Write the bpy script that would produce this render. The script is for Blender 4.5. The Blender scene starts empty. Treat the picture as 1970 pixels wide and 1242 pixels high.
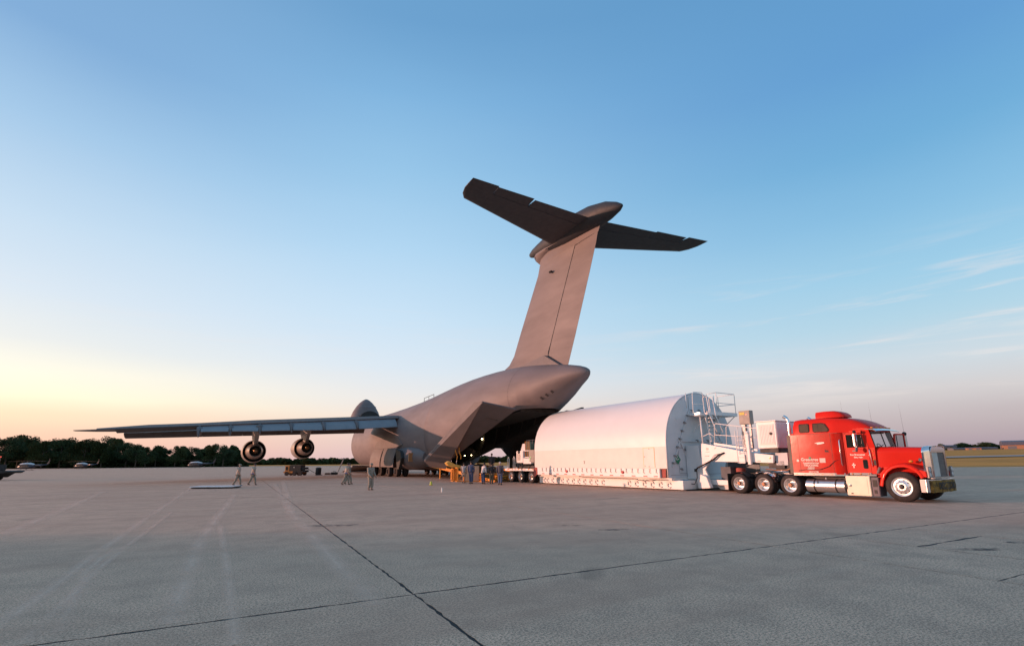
import bpy, bmesh, math, random
from mathutils import Vector, Matrix
random.seed(7)
S = bpy.context.scene
COL = S.collection
R = math.radians
PI = math.pi

# ------------------------------------------------------------------ camera
def norm(v): return Vector(v).normalized()
PITCH, ROLL, EYE = R(11.597), R(0.5235), 1.70
_f = Vector((0, math.cos(PITCH), math.sin(PITCH)))
_u0 = Vector((0, -math.sin(PITCH), math.cos(PITCH)))
_r0 = Vector((1, 0, 0))
_r = _r0*math.cos(ROLL) - _u0*math.sin(ROLL)
_u = _u0*math.cos(ROLL) + _r0*math.sin(ROLL)
cam_d = bpy.data.cameras.new('camera')
cam = bpy.data.objects.new('camera', cam_d); COL.objects.link(cam)
cam.matrix_world = Matrix(((_r.x, _u.x, -_f.x, 0), (_r.y, _u.y, -_f.y, 0), (_r.z, _u.z, -_f.z, EYE), (0, 0, 0, 1)))
cam_d.sensor_width = 36.0
cam_d.lens = 960.0/1970.0*36.0
cam_d.shift_y = 69.0/1970.0
cam_d.clip_start = 0.1
cam_d.clip_end = 8000
S.camera = cam

# ------------------------------------------------------------------ sky
def lin(c):
    return tuple(((v/255.0)/12.92 if v/255.0 <= 0.04045 else ((v/255.0+0.055)/1.055)**2.4) for v in c)
SUN_EL = R(5.0)
SUN_STRENGTH = 4.2
W = bpy.data.worlds.new('World'); S.world = W; W.use_nodes = True
nt = W.node_tree; nt.nodes.clear()
def N(tree, kind, **kw):
    n = tree.nodes.new(kind)
    for k, v in kw.items(): setattr(n, k, v)
    return n
def L(tree, a, b): tree.links.new(a, b)
tc = N(nt, 'ShaderNodeTexCoord')
sep = N(nt, 'ShaderNodeSeparateXYZ'); L(nt, tc.outputs['Generated'], sep.inputs[0])
def mth(tree, op, a, b=None, clamp=False):
    n = N(tree, 'ShaderNodeMath', operation=op, use_clamp=clamp)
    for i, v in enumerate((a, b)):
        if v is None: continue
        if isinstance(v, (int, float)): n.inputs[i].default_value = v
        else: L(tree, v, n.inputs[i])
    return n.outputs[0]
def ramp(tree, fac, stops):
    n = N(tree, 'ShaderNodeValToRGB'); e = n.color_ramp.elements
    while len(e) < len(stops): e.new(0.5)
    for i, (p, c) in enumerate(stops):
        e[i].position = p; e[i].color = (*c, 1)
    L(tree, fac, n.inputs[0]); return n.outputs[0]
def mixc(tree, fac, a, b, mode='MIX'):
    n = N(tree, 'ShaderNodeMix', data_type='RGBA', blend_type=mode)
    if isinstance(fac, (int, float)): n.inputs[0].default_value = fac
    else: L(tree, fac, n.inputs[0])
    for i, v in ((6, a), (7, b)):
        if isinstance(v, tuple): n.inputs[i].default_value = (*v[:3], 1)
        else: L(tree, v, n.inputs[i])
    return n.outputs[2]
horiz = mth(nt, 'SQRT', mth(nt, 'ADD', mth(nt, 'MULTIPLY', sep.outputs[0], sep.outputs[0]), mth(nt, 'MULTIPLY', sep.outputs[1], sep.outputs[1])))
az = mth(nt, 'DIVIDE', sep.outputs[0], mth(nt, 'MAXIMUM', horiz, 0.001))   # -1 towards the sun, +1 away from it
# a faint slow waviness so the glow has no ruled edge
nz = N(nt, 'ShaderNodeTexNoise'); nz.inputs['Scale'].default_value = 2.0; nz.inputs['Detail'].default_value = 3
mp = N(nt, 'ShaderNodeMapping'); mp.inputs['Scale'].default_value = (1.0, 1.0, 5.0)
L(nt, tc.outputs['Generated'], mp.inputs[0]); L(nt, mp.outputs[0], nz.inputs['Vector'])
elev = mth(nt, 'ADD', mth(nt, 'MAXIMUM', sep.outputs[2], 0.0), mth(nt, 'MULTIPLY', mth(nt, 'SUBTRACT', nz.outputs['Fac'], 0.5), 0.035))
warm = ramp(nt, elev, [(0.0, lin((244, 184, 174))), (0.045, lin((250, 200, 184))), (0.076, lin((254, 222, 194))), (0.10, lin((255, 248, 218))),
    (0.135, lin((254, 246, 228))), (0.178, lin((232, 232, 232))), (0.25, lin((216, 227, 240))), (0.35, lin((196, 219, 240))), (0.47, lin((160, 198, 232))), (0.577, lin((124, 170, 216))), (0.75, lin((118, 165, 208))), (1.0, lin((150, 176, 200)))])
midr = ramp(nt, elev, [(0.0, lin((226, 196, 202))), (0.05, lin((234, 206, 204))), (0.095, lin((246, 226, 218))), (0.125, lin((238, 232, 232))),
    (0.18, lin((222, 232, 244))), (0.28, lin((204, 228, 248))), (0.40, lin((180, 217, 245))), (0.53, lin((152, 200, 236))), (0.62, lin((128, 182, 226))), (0.71, lin((106, 162, 210))), (0.82, lin((104, 160, 206))), (1.0, lin((144, 172, 198)))])
cool = ramp(nt, elev, [(0.0, lin((160, 148, 170))), (0.03, lin((170, 156, 176))), (0.065, lin((184, 171, 186))), (0.10, lin((204, 196, 204))),
    (0.15, lin((200, 210, 222))), (0.21, lin((172, 207, 227))), (0.28, lin((152, 201, 229))), (0.38, lin((128, 186, 224))), (0.47, lin((104, 170, 216))), (0.573, lin((92, 155, 210))), (0.75, lin((92, 152, 202))), (1.0, lin((136, 168, 196)))])
t1 = N(nt, 'ShaderNodeMapRange', interpolation_type='SMOOTHSTEP'); L(nt, az, t1.inputs[0])
t1.inputs[1].default_value = -0.78; t1.inputs[2].default_value = -0.22
t2 = N(nt, 'ShaderNodeMapRange', interpolation_type='SMOOTHSTEP'); L(nt, az, t2.inputs[0])
t2.inputs[1].default_value = -0.3; t2.inputs[2].default_value = 0.75
grad = mixc(nt, t2.outputs[0], mixc(nt, t1.outputs[0], warm, midr), cool)
# thin high cirrus streaks, low in the sky
mp2 = N(nt, 'ShaderNodeMapping'); mp2.inputs['Scale'].default_value = (1.6, 1.6, 22.0); mp2.inputs['Rotation'].default_value = (0, R(11), 0)
L(nt, tc.outputs['Generated'], mp2.inputs[0])
nz2 = N(nt, 'ShaderNodeTexNoise'); nz2.inputs['Scale'].default_value = 1.9; nz2.inputs['Detail'].default_value = 6; nz2.inputs['Roughness'].default_value = 0.62; nz2.inputs['Distortion'].default_value = 0.5
L(nt, mp2.outputs[0], nz2.inputs['Vector'])
cl = N(nt, 'ShaderNodeMapRange', interpolation_type='SMOOTHSTEP'); L(nt, nz2.outputs['Fac'], cl.inputs[0])
cl.inputs[1].default_value = 0.50; cl.inputs[2].default_value = 0.74
lo = N(nt, 'ShaderNodeMapRange', interpolation_type='SMOOTHSTEP'); L(nt, sep.outputs[2], lo.inputs[0])
lo.inputs[1].default_value = 0.06; lo.inputs[2].default_value = 0.13
hi = N(nt, 'ShaderNodeMapRange', interpolation_type='SMOOTHSTEP'); L(nt, sep.outputs[2], hi.inputs[0])
hi.inputs[1].default_value = 0.36; hi.inputs[2].default_value = 0.22
caz = N(nt, 'ShaderNodeMapRange', interpolation_type='SMOOTHSTEP'); L(nt, az, caz.inputs[0])
caz.inputs[1].default_value = 0.15; caz.inputs[2].default_value = 0.5
cfac = mth(nt, 'MULTIPLY', mth(nt, 'MULTIPLY', cl.outputs[0], lo.outputs[0]), mth(nt, 'MULTIPLY', hi.outputs[0], mth(nt, 'ADD', 0.12, mth(nt, 'MULTIPLY', caz.outputs[0], 0.5))))
grad = mixc(nt, cfac, grad, lin((240, 226, 224)))
sky = N(nt, 'ShaderNodeTexSky', sky_type='NISHITA'); sky.sun_disc = False
sky.sun_elevation = SUN_EL; sky.sun_rotation = R(-90); sky.dust_density = 1.5; sky.altitude = 50
bg1 = N(nt, 'ShaderNodeBackground'); bg1.inputs['Strength'].default_value = 0.05; L(nt, sky.outputs[0], bg1.inputs[0])
bg2 = N(nt, 'ShaderNodeBackground'); bg2.inputs['Strength'].default_value = 0.90; L(nt, grad, bg2.inputs[0])
add = N(nt, 'ShaderNodeAddShader'); L(nt, bg1.outputs[0], add.inputs[0]); L(nt, bg2.outputs[0], add.inputs[1])
wo = N(nt, 'ShaderNodeOutputWorld'); L(nt, add.outputs[0], wo.inputs[0])

# ------------------------------------------------------------------ sun
sd = bpy.data.lights.new('sun', 'SUN'); sd.energy = SUN_STRENGTH; sd.angle = R(0.53); sd.color = (1.0, 0.48, 0.33)
sun = bpy.data.objects.new('sun', sd); COL.objects.link(sun)
to_sun = Vector((-math.cos(SUN_EL), 0.02, math.sin(SUN_EL)))
sun.rotation_euler = to_sun.to_track_quat('Z', 'Y').to_euler()
sun.location = (-60, 0, 60)
S.view_settings.view_transform = 'Standard'; S.view_settings.look = 'None'
S.view_settings.exposure = 0.0; S.view_settings.gamma = 1.0; S.view_settings.use_curve_mapping = False
S.render.engine = 'CYCLES'

# ------------------------------------------------------------------ materials
MATS = {}
def mat(name, col, rough=0.6, metal=0.0, var=0.12, scale=3.0, bump=0.0, bscale=40.0, coat=0.0, alt=None, emit=None, estr=0.0, spec=0.5, stretch=None):
    if name in MATS: return MATS[name]
    m = bpy.data.materials.new(name); m.use_nodes = True; t = m.node_tree
    b = t.nodes['Principled BSDF']
    b.inputs['Roughness'].default_value = rough; b.inputs['Metallic'].default_value = metal
    b.inputs['Coat Weight'].default_value = coat; b.inputs['Coat Roughness'].default_value = 0.08
    b.inputs['Specular IOR Level'].default_value = spec
    c = tuple(col)
    d = tuple(alt) if alt else tuple(v*(1-var*1.6) for v in c)
    tcn = N(t, 'ShaderNodeTexCoord'); src = tcn.outputs['Object']
    if stretch:
        mpn = N(t, 'ShaderNodeMapping'); mpn.inputs['Scale'].default_value = stretch; L(t, src, mpn.inputs[0]); src = mpn.outputs[0]
    n1 = N(t, 'ShaderNodeTexNoise'); n1.inputs['Scale'].default_value = scale; n1.inputs['Detail'].default_value = 6; n1.inputs['Roughness'].default_value = 0.6
    L(t, src, n1.inputs['Vector'])
    mr = N(t, 'ShaderNodeMapRange'); mr.inputs[1].default_value = 0.32; mr.inputs[2].default_value = 0.68; L(t, n1.outputs['Fac'], mr.inputs[0])
    L(t, mixc(t, mr.outputs[0], d, c), b.inputs['Base Color'])
    rr = N(t, 'ShaderNodeMapRange'); rr.inputs[3].default_value = min(1, rough*1.2); rr.inputs[4].default_value = rough*0.85; L(t, n1.outputs['Fac'], rr.inputs[0]); L(t, rr.outputs[0], b.inputs['Roughness'])
    if bump:
        n2 = N(t, 'ShaderNodeTexNoise'); n2.inputs['Scale'].default_value = bscale; n2.inputs['Detail'].default_value = 4; L(t, src, n2.inputs['Vector'])
        bp = N(t, 'ShaderNodeBump'); bp.inputs['Strength'].default_value = bump; bp.inputs['Distance'].default_value = 0.02
        L(t, n2.outputs['Fac'], bp.inputs['Height']); L(t, bp.outputs[0], b.inputs['Normal'])
    if emit:
        b.inputs['Emission Color'].default_value = (*emit, 1); b.inputs['Emission Strength'].default_value = estr
    MATS[name] = m; return m

# ------------------------------------------------------------------ mesh helpers
class MB:
    def __init__(s): s.v = []; s.f = []
    def add(s, vs, fs):
        o = len(s.v); s.v += [tuple(p) for p in vs]; s.f += [tuple(i+o for i in f) for f in fs]; return s
    def box(s, c, d, rot=None):
        h = [x/2 for x in d]
        vs = [Vector((x*h[0], y*h[1], z*h[2])) for z in (-1, 1) for y in (-1, 1) for x in (-1, 1)]
        if rot is not None:
            if isinstance(rot, (int, float)): rot = Matrix.Rotation(rot, 3, 'Z')
            vs = [rot @ p for p in vs]
        vs = [p+Vector(c) for p in vs]
        return s.add(vs, [(0, 2, 3, 1), (4, 5, 7, 6), (0, 1, 5, 4), (2, 6, 7, 3), (0, 4, 6, 2), (1, 3, 7, 5)])
    def bb(s, x0, x1, y0, y1, z0, z1):
        return s.box(((x0+x1)/2, (y0+y1)/2, (z0+z1)/2), (abs(x1-x0), abs(y1-y0), abs(z1-z0)))
    def prism(s, poly, ax, a, b):
        """poly: 2-D outline in the plane normal to axis ax ('y' -> (x,z), 'x' -> (y,z), 'z' -> (x,y))"""
        def P(p, t): return {'y': (p[0], t, p[1]), 'x': (t, p[0], p[1]), 'z': (p[0], p[1], t)}[ax]
        n = len(poly)
        vs = [P(p, a) for p in poly]+[P(p, b) for p in poly]
        fs = [tuple(range(n)), tuple(range(2*n-1, n-1, -1))]+[(i, i+n, (i+1) % n+n, (i+1) % n) for i in range(n)]
        return s.add(vs, fs)
    def tube(s, pts, r, n=8, r2=None, cap=True):
        pts = [Vector(p) for p in pts]; k = len(pts); rs = [r+(r2-r)*i/(k-1) for i in range(k)] if r2 is not None else ([r]*k if not isinstance(r, (list, tuple)) else r)
        vs = []; prev = None
        for i, p in enumerate(pts):
            d = (pts[min(i+1, k-1)]-pts[max(i-1, 0)]).normalized()
            if prev is None:
                a = d.orthogonal().normalized()
            else:
                a = (prev-d*prev.dot(d)).normalized()
            prev = a; b = d.cross(a)
            vs += [p+a*math.cos(2*PI*j/n)*rs[i]+b*math.sin(2*PI*j/n)*rs[i] for j in range(n)]
        fs = [(i*n+j, i*n+(j+1) % n, (i+1)*n+(j+1) % n, (i+1)*n+j) for i in range(k-1) for j in range(n)]
        if cap: fs += [tuple(range(n-1, -1, -1)), tuple(range((k-1)*n, k*n))]
        return s.add(vs, fs)
    def lathe(s, prof, c=(0, 0, 0), ax='y', n=24, cap=True):
        """prof: (t, r) list along axis"""
        vs = []
        for t, r in prof:
            for j in range(n):
                a = 2*PI*j/n; u, w = r*math.cos(a), r*math.sin(a)
                p = {'y': (u, t, w), 'x': (t, u, w), 'z': (u, w, t)}[ax]
                vs.append((p[0]+c[0], p[1]+c[1], p[2]+c[2]))
        k = len(prof)
        fs = [(i*n+j, i*n+(j+1) % n, (i+1)*n+(j+1) % n, (i+1)*n+j) for i in range(k-1) for j in range(n)]
        if cap and prof[0][1] > 1e-4: fs.append(tuple(range(n)))
        if cap and prof[-1][1] > 1e-4: fs.append(tuple(range((k-1)*n, k*n)))
        return s.add(vs, fs)
    def loft(s, rings, cap=True, closed=True):
        n = len(rings[0]); vs = [p for r_ in rings for p in r_]
        m = n if closed else n-1
        fs = [(i*n+j, i*n+(j+1) % n, (i+1)*n+(j+1) % n, (i+1)*n+j) for i in range(len(rings)-1) for j in range(m)]
        if cap: fs += [tuple(range(n-1, -1, -1)), tuple(range((len(rings)-1)*n, len(rings)*n))]
        return s.add(vs, fs)
    def ball(s, c, r, n=10, m=6, sc=(1, 1, 1)):
        vs = [(c[0], c[1], c[2]-r*sc[2])]
        for i in range(1, m):
            a = -PI/2+PI*i/m
            vs += [(c[0]+r*sc[0]*math.cos(a)*math.cos(2*PI*j/n), c[1]+r*sc[1]*math.cos(a)*math.sin(2*PI*j/n), c[2]+r*sc[2]*math.sin(a)) for j in range(n)]
        vs.append((c[0], c[1], c[2]+r*sc[2]))
        fs = [(0, 1+(j+1) % n, 1+j) for j in range(n)]
        fs += [(1+i*n+j, 1+i*n+(j+1) % n, 1+(i+1)*n+(j+1) % n, 1+(i+1)*n+j) for i in range(m-2) for j in range(n)]
        t = len(vs)-1; fs += [(t, 1+(m-2)*n+j, 1+(m-2)*n+(j+1) % n) for j in range(n)]
        return s.add(vs, fs)
    def mesh(s, name, material, smooth=False, bevel=0.0):
        me = bpy.data.meshes.new(name); me.from_pydata(s.v, [], s.f); me.update()
        bm = bmesh.new(); bm.from_mesh(me)
        bmesh.ops.remove_doubles(bm, verts=bm.verts, dist=1e-5)
        bmesh.ops.recalc_face_normals(bm, faces=bm.faces)
        if bevel:
            es = [e for e in bm.edges if len(e.link_faces) == 2 and e.calc_face_angle() > 0.6]
            bmesh.ops.bevel(bm, geom=es, offset=bevel, segments=2, affect='EDGES', clamp_overlap=True)
        bm.to_mesh(me); bm.free()
        if smooth is True: me.polygons.foreach_set('use_smooth', [True]*len(me.polygons))
        elif smooth:
            me.polygons.foreach_set('use_smooth', [True]*len(me.polygons))
            me.set_sharp_from_angle(angle=R(smooth))
        me.materials.append(material); return me
    def build(s, name, material, parent=None, smooth=False, bevel=0.0, loc=None, label=None, kind=None):
        o = bpy.data.objects.new(name, s.mesh(name, material, smooth, bevel)); COL.objects.link(o)
        if parent is not None: o.parent = parent
        if loc is not None: o.location = loc
        if label: o['label'] = label
        if kind: o['kind'] = kind
        return o
def tag(o, label=None, cat=None, group=None, kind=None):
    if label: o['label'] = label
    if cat: o['category'] = cat
    if group: o['group'] = group
    if kind: o['kind'] = kind
    return o
def thing(name, label, cat, loc=(0, 0, 0), rotz=0.0, group=None):
    o = bpy.data.objects.new(name, None); COL.objects.link(o); o.empty_display_size = 0.3
    o.location = loc; o.rotation_euler = (0, 0, rotz); return tag(o, label, cat, group)
def dup(o, loc=None, rotz=None, label=None, parent=None, scale=None):
    c = o.copy(); COL.objects.link(c)
    if parent is not None: c.parent = parent
    if loc is not None: c.location = loc
    if rotz is not None: c.rotation_euler = (0, 0, rotz)
    if scale is not None: c.scale = scale
    if label: c['label'] = label
    for ch in list(o.children): dup(ch, parent=c)
    return c
def part(o, name, parent, loc, rot=None, scale=None):
    """another object sharing the mesh of o"""
    c = bpy.data.objects.new(name, o.data); COL.objects.link(c); c.parent = parent; c.location = loc
    if rot is not None: c.rotation_euler = rot
    if scale is not None: c.scale = scale
    return c
def text(body, size, loc, rot, material, parent, name='lettering', sx=1.0, bold=0.0, align='CENTER', ext=0.002):
    cu = bpy.data.curves.new(name, 'FONT'); cu.body = body; cu.size = size; cu.align_x = align; cu.align_y = 'CENTER'
    cu.extrude = ext; cu.offset = bold; cu.resolution_u = 2
    o = bpy.data.objects.new(name, cu); COL.objects.link(o)
    dg = bpy.context.evaluated_depsgraph_get(); dg.update()
    me = bpy.data.meshes.new_from_object(o.evaluated_get(dg)); bpy.data.objects.remove(o); bpy.data.curves.remove(cu)
    me.name = name; me.materials.clear(); me.materials.append(material)
    o = bpy.data.objects.new(name, me); COL.objects.link(o); o.parent = parent; o.location = loc; o.rotation_euler = rot; o.scale = (sx, 1, 1)
    return o
# ------------------------------------------------------------------ ground
def terrain_z(x, y):
    if y < 50: return 0.0
    # signed distance beyond the apron edge line through (-117,326) and (97,102)
    d = ((x+117)*224 + (y-326)*214)/309.8
    d = max(0.0, d)
    k = max(0.0, min(1.0, (x/y+0.12)/0.45)); k = k*k*(3-2*k)
    return min(d, 900)*0.0158*k
g = MB(); NX, NY = 90, 90
xs = [-2600+5200*i/NX for i in range(NX+1)]; ys = [-300*(1-i/8) for i in range(8)]+[3600*((i)/(NY-8))**1.6 for i in range(NY-7)]
vs = [(x, y, terrain_z(x, y)-0.06) for y in ys for x in xs]
m_ = len(xs)
g.add(vs, [(j*m_+i, j*m_+i+1, (j+1)*m_+i+1, (j+1)*m_+i) for j in range(len(ys)-1) for i in range(m_-1)])
m_grass = mat('dry_grass', (0.68, 0.29, 0.06), 0.95, alt=(0.36, 0.18, 0.045), scale=0.05, spec=0.1, bump=0.6, bscale=1.5)
tag(g.build('grass_field', m_grass, smooth=True), kind='structure')

# concrete with aggregate speckle, slab-wide blotches and worn patches
m = bpy.data.materials.new('apron_concrete'); m.use_nodes = True; t = m.node_tree; b = t.nodes['Principled BSDF']
tcn = N(t, 'ShaderNodeTexCoord'); O = tcn.outputs['Object']
def nzn(scale, det=5, rough=0.6, vec=O, dist=0.0):
    n = N(t, 'ShaderNodeTexNoise'); n.inputs['Scale'].default_value = scale; n.inputs['Detail'].default_value = det; n.inputs['Roughness'].default_value = rough; n.inputs['Distortion'].default_value = dist
    L(t, vec, n.inputs['Vector']); return n.outputs['Fac']
def mrg(v, a, b_, c, d):
    n = N(t, 'ShaderNodeMapRange'); L(t, v, n.inputs[0])
    for i, q in enumerate((a, b_, c, d)): n.inputs[i+1].default_value = q
    return n.outputs[0]
big = nzn(0.16, 5, 0.6); mid = nzn(1.3, 6, 0.65); fine = nzn(34, 6, 0.85); grit = nzn(55, 3, 0.8)
base = mixc(t, mrg(big, 0.33, 0.62, 0, 1), (0.630, 0.376, 0.260), (0.794, 0.480, 0.332))
base = mixc(t, mrg(mid, 0.42, 0.62, 0, 0.72), base, (0.454, 0.273, 0.194))
base = mixc(t, mrg(fine, 0.465, 0.52, 0.88, 0), base, (0.189, 0.120, 0.087))
base = mixc(t, mrg(grit, 0.48, 0.60, 0.0, 0.6), base, (0.900, 0.654, 0.469))
mpn = N(t, 'ShaderNodeMapping'); mpn.inputs['Scale'].default_value = (0.08, 0.5, 1); mpn.inputs['Rotation'].default_value = (0, 0, R(12)); L(t, O, mpn.inputs[0])
streak = nzn(1.0, 6, 0.6, mpn.outputs[0], 0.3)
base = mixc(t, mrg(streak, 0.48, 0.70, 0, 0.62), base, (0.416, 0.240, 0.168))
spot = nzn(0.55, 2, 0.4, dist=0.6)
base = mixc(t, mrg(spot, 0.68, 0.76, 0, 0.35), base, (0.202, 0.131, 0.097))
L(t, base, b.inputs['Base Color']); b.inputs['Roughness'].default_value = 0.86; b.inputs['Specular IOR Level'].default_value = 0.25
bp = N(t, 'ShaderNodeBump'); bp.inputs['Strength'].default_value = 0.35; bp.inputs['Distance'].default_value = 0.004
L(t, fine, bp.inputs['Height']); L(t, bp.outputs[0], b.inputs['Normal'])
m_conc = m
m_joint = mat('joint_sealant', (0.018, 0.018, 0.02), 0.8, var=0.5, scale=8)
m_tar = mat('crack_filler', (0.03, 0.03, 0.034), 0.75, var=0.5, scale=20)

# slab frame: origin at the visible crossing of two joints
GO = Vector((-1.32, 7.06, 0)); GA = math.atan2(0.472, 0.882)
E1 = Vector((math.cos(GA), math.sin(GA), 0)); E2 = Vector((-math.sin(GA), math.cos(GA), 0))
apron = thing('apron', None, None); del_keys = [k for k in ('label', 'category') if k in apron]
for k in del_keys: del apron[k]
apron['kind'] = 'structure'; apron.location = GO; apron.rotation_euler = (0, 0, GA)
X0, X1, Y0, Y1 = -60.0, 50.0, -30.0, 55.0
def slab(x0, x1, y0, y1, gaps):
    """slab with slightly ragged edges; gaps = joint half-widths on (x0,x1,y0,y1)"""
    rnd = random.Random(int(x0*91+y0*37)); pts = []
    def jag(a): return a*(0.25+rnd.random()*1.6) if a > 0 else 0
    def run(p, q, nrm, a):
        ln = math.hypot(q[0]-p[0], q[1]-p[1]); n = max(2, min(420, int(ln/0.12))) if a > 0 else 1
        for i in range(n):
            s_ = i/n
            j = jag(a) if 0 < i else a
            pts.append((p[0]+(q[0]-p[0])*s_+nrm[0]*j, p[1]+(q[1]-p[1])*s_+nrm[1]*j))
    run((x0, y0), (x1, y0), (0, 1), gaps[2]); run((x1, y0), (x1, y1), (-1, 0), gaps[1])
    run((x1, y1), (x0, y1), (0, -1), gaps[3]); run((x0, y1), (x0, y0), (1, 0), gaps[0])
    mb = MB(); mb.prism(pts, 'z', -0.026, 0.0)
    return mb.build('slab', m_conc, apron)
gA, gB, gC = 0.019, 0.022, 0.013
slab(X0, 0, 0, Y1, (0, gA, gB, 0)); slab(X0, 0, Y0, 0, (0, gA, 0, gB))
slab(0, 7.35, 0, Y1, (gA, gC, gB, 0)); slab(0, 7.35, Y0, 0, (gA, gC, 0, gB))
slab(7.35, X1, 0, Y1, (gC, 0, gB, 0)); slab(7.35, X1, Y0, -3.45, (gC, 0, 0, gB*0.8))
slab(7.35, 9.65, -3.45, 0, (gC, 0.014, gB*0.8, gB)); slab(12.4, X1, -3.45, 0, (0.005, 0, gB*0.8, gB))
slab(9.65, 12.4, -1.5, 0, (0.014, 0.014, 0.03, gB)); slab(9.65, 12.4, -3.45, -1.5, (0.014, 0.02, gB*0.8, 0.03))
jb = MB().bb(X0, X1, Y0, Y1, -0.028, -0.003); jb.build('joint_filler', m_joint, apron)
# the rest of the apron out to the grass, in the same plane, round the slab field
def G(a, b_): return (GO+E1*a+E2*b_)
edge = [(-560, 560), (-330, 470), (-117, 326), (97, 102), (170, 25), (230, -120), (-560, -120)]
loc_edge = [((Vector((x, y, 0))-GO).dot(E1), (Vector((x, y, 0))-GO).dot(E2)) for x, y in edge]
bm = bmesh.new()
ov = [bm.verts.new((x, y, 0)) for x, y in loc_edge]
iv = [bm.verts.new((x, y, 0)) for x, y in ((X0, Y0), (X1, Y0), (X1, Y1), (X0, Y1))]
oe = [bm.edges.new((ov[i], ov[(i+1) % len(ov)])) for i in range(len(ov))]; ie = [bm.edges.new((iv[i], iv[(i+1) % 4])) for i in range(4)]
bmesh.ops.triangle_fill(bm, use_beauty=True, edges=oe+ie)
for f in bm.faces:
    if f.normal.z < 0: f.normal_flip()
me = bpy.data.meshes.new('apron_surface'); bm.to_mesh(me); bm.free(); me.materials.append(m_conc)
o = bpy.data.objects.new('outer_slab', me); COL.objects.link(o); o.parent = apron

# parallel taxiway strip across the field on the right
mb = MB(); P = []
for i in range(24):
    x = 60+i*45
    y = 178+ (x-180)*-0.02
    for dy in (0, 26): P.append((x, y+dy, terrain_z(x, y+dy)+0.16))
mb.add(P, [(2*i, 2*i+2, 2*i+3, 2*i+1) for i in range(23)])
tag(mb.build('taxiway', mat('taxiway_concrete', (0.33, 0.29, 0.27), 0.9, scale=0.2)), kind='structure')
# faint pale scrape and tyre marks running across the concrete
def mark_mat():
    m = bpy.data.materials.new('tyre_scuff'); m.use_nodes = True; t = m.node_tree; b = t.nodes['Principled BSDF']
    b.inputs['Base Color'].default_value = (0.95, 0.68, 0.52, 1); b.inputs['Roughness'].default_value = 0.9
    tcn = N(t, 'ShaderNodeTexCoord')
    n = N(t, 'ShaderNodeTexNoise'); n.inputs['Scale'].default_value = 14; n.inputs['Detail'].default_value = 8; n.inputs['Roughness'].default_value = 0.75; L(t, tcn.outputs['Object'], n.inputs['Vector'])
    n2 = N(t, 'ShaderNodeTexNoise'); n2.inputs['Scale'].default_value = 0.7; n2.inputs['Detail'].default_value = 3; L(t, tcn.outputs['Object'], n2.inputs['Vector'])
    uvx = N(t, 'ShaderNodeAttribute'); uvx.attribute_name = 'across'
    e = mth(t, 'SUBTRACT', 1.0, mth(t, 'ABSOLUTE', mth(t, 'SUBTRACT', mth(t, 'MULTIPLY', uvx.outputs['Fac'], 2.0), 1.0)))
    mr = N(t, 'ShaderNodeMapRange'); L(t, n.outputs['Fac'], mr.inputs[0]); mr.inputs[1].default_value = 0.22; mr.inputs[2].default_value = 0.60
    mr2 = N(t, 'ShaderNodeMapRange'); L(t, n2.outputs['Fac'], mr2.inputs[0]); mr2.inputs[1].default_value = 0.25; mr2.inputs[2].default_value = 0.55
    a = mth(t, 'MULTIPLY', mth(t, 'MULTIPLY', mr.outputs[0], mr2.outputs[0]), mth(t, 'MULTIPLY', e, 0.6))
    L(t, a, b.inputs['Alpha']); return m
m_mark = mark_mat()
def ground_pt(px, py):
    d = _f + _r*((px-985)/960.0) - _u*((py-690)/960.0); k = -EYE/d.z
    return Vector((d.x*k, d.y*k, 0))
def mark(pxs, w, z=0.004):
    pts = [ground_pt(*p) for p in pxs]; fine_ = []
    for a, b_ in zip(pts, pts[1:]):
        for i in range(6): fine_.append(a.lerp(b_, i/6))
    fine_.append(pts[-1]); vs = []; ac = []
    for i, p in enumerate(fine_):
        d = (fine_[min(i+1, len(fine_)-1)]-fine_[max(i-1, 0)]).normalized(); n = Vector((-d.y, d.x, 0))
        for s_, q in ((-1, 0.0), (0, 0.5), (1, 1.0)): vs.append(p+n*s_*w/2+Vector((0, 0, z))); ac.append(q)
    mb = MB(); fs = [(3*i+j, 3*i+j+1, 3*i+j+4, 3*i+j+3) for i in range(len(fine_)-1) for j in (0, 1)]
    me = bpy.data.meshes.new('tyre_mark'); me.from_pydata([tuple(v) for v in vs], [], fs); me.update(); me.materials.append(m_mark)
    at = me.attributes.new('across', 'FLOAT', 'POINT'); at.data.foreach_set('value', ac)
    o = bpy.data.objects.new('tyre_mark', me); COL.objects.link(o); tag(o, kind='structure')
mark([(-20, 1215), (100, 1130), (180, 1068), (262, 1010), (350, 950), (372, 935)], 0.30); mark([(112, 1215), (150, 1135), (168, 1098), (196, 1072), (250, 1046)], 0.22, 0.005)
mark([(325, 1200), (385, 1040), (450, 952)], 0.42, 0.005); mark([(452, 1240), (436, 1090), (424, 1010)], 0.22, 0.006); mark([(722, 1165), (640, 1075), (560, 985), (528, 930)], 0.5, 0.006)
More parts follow.
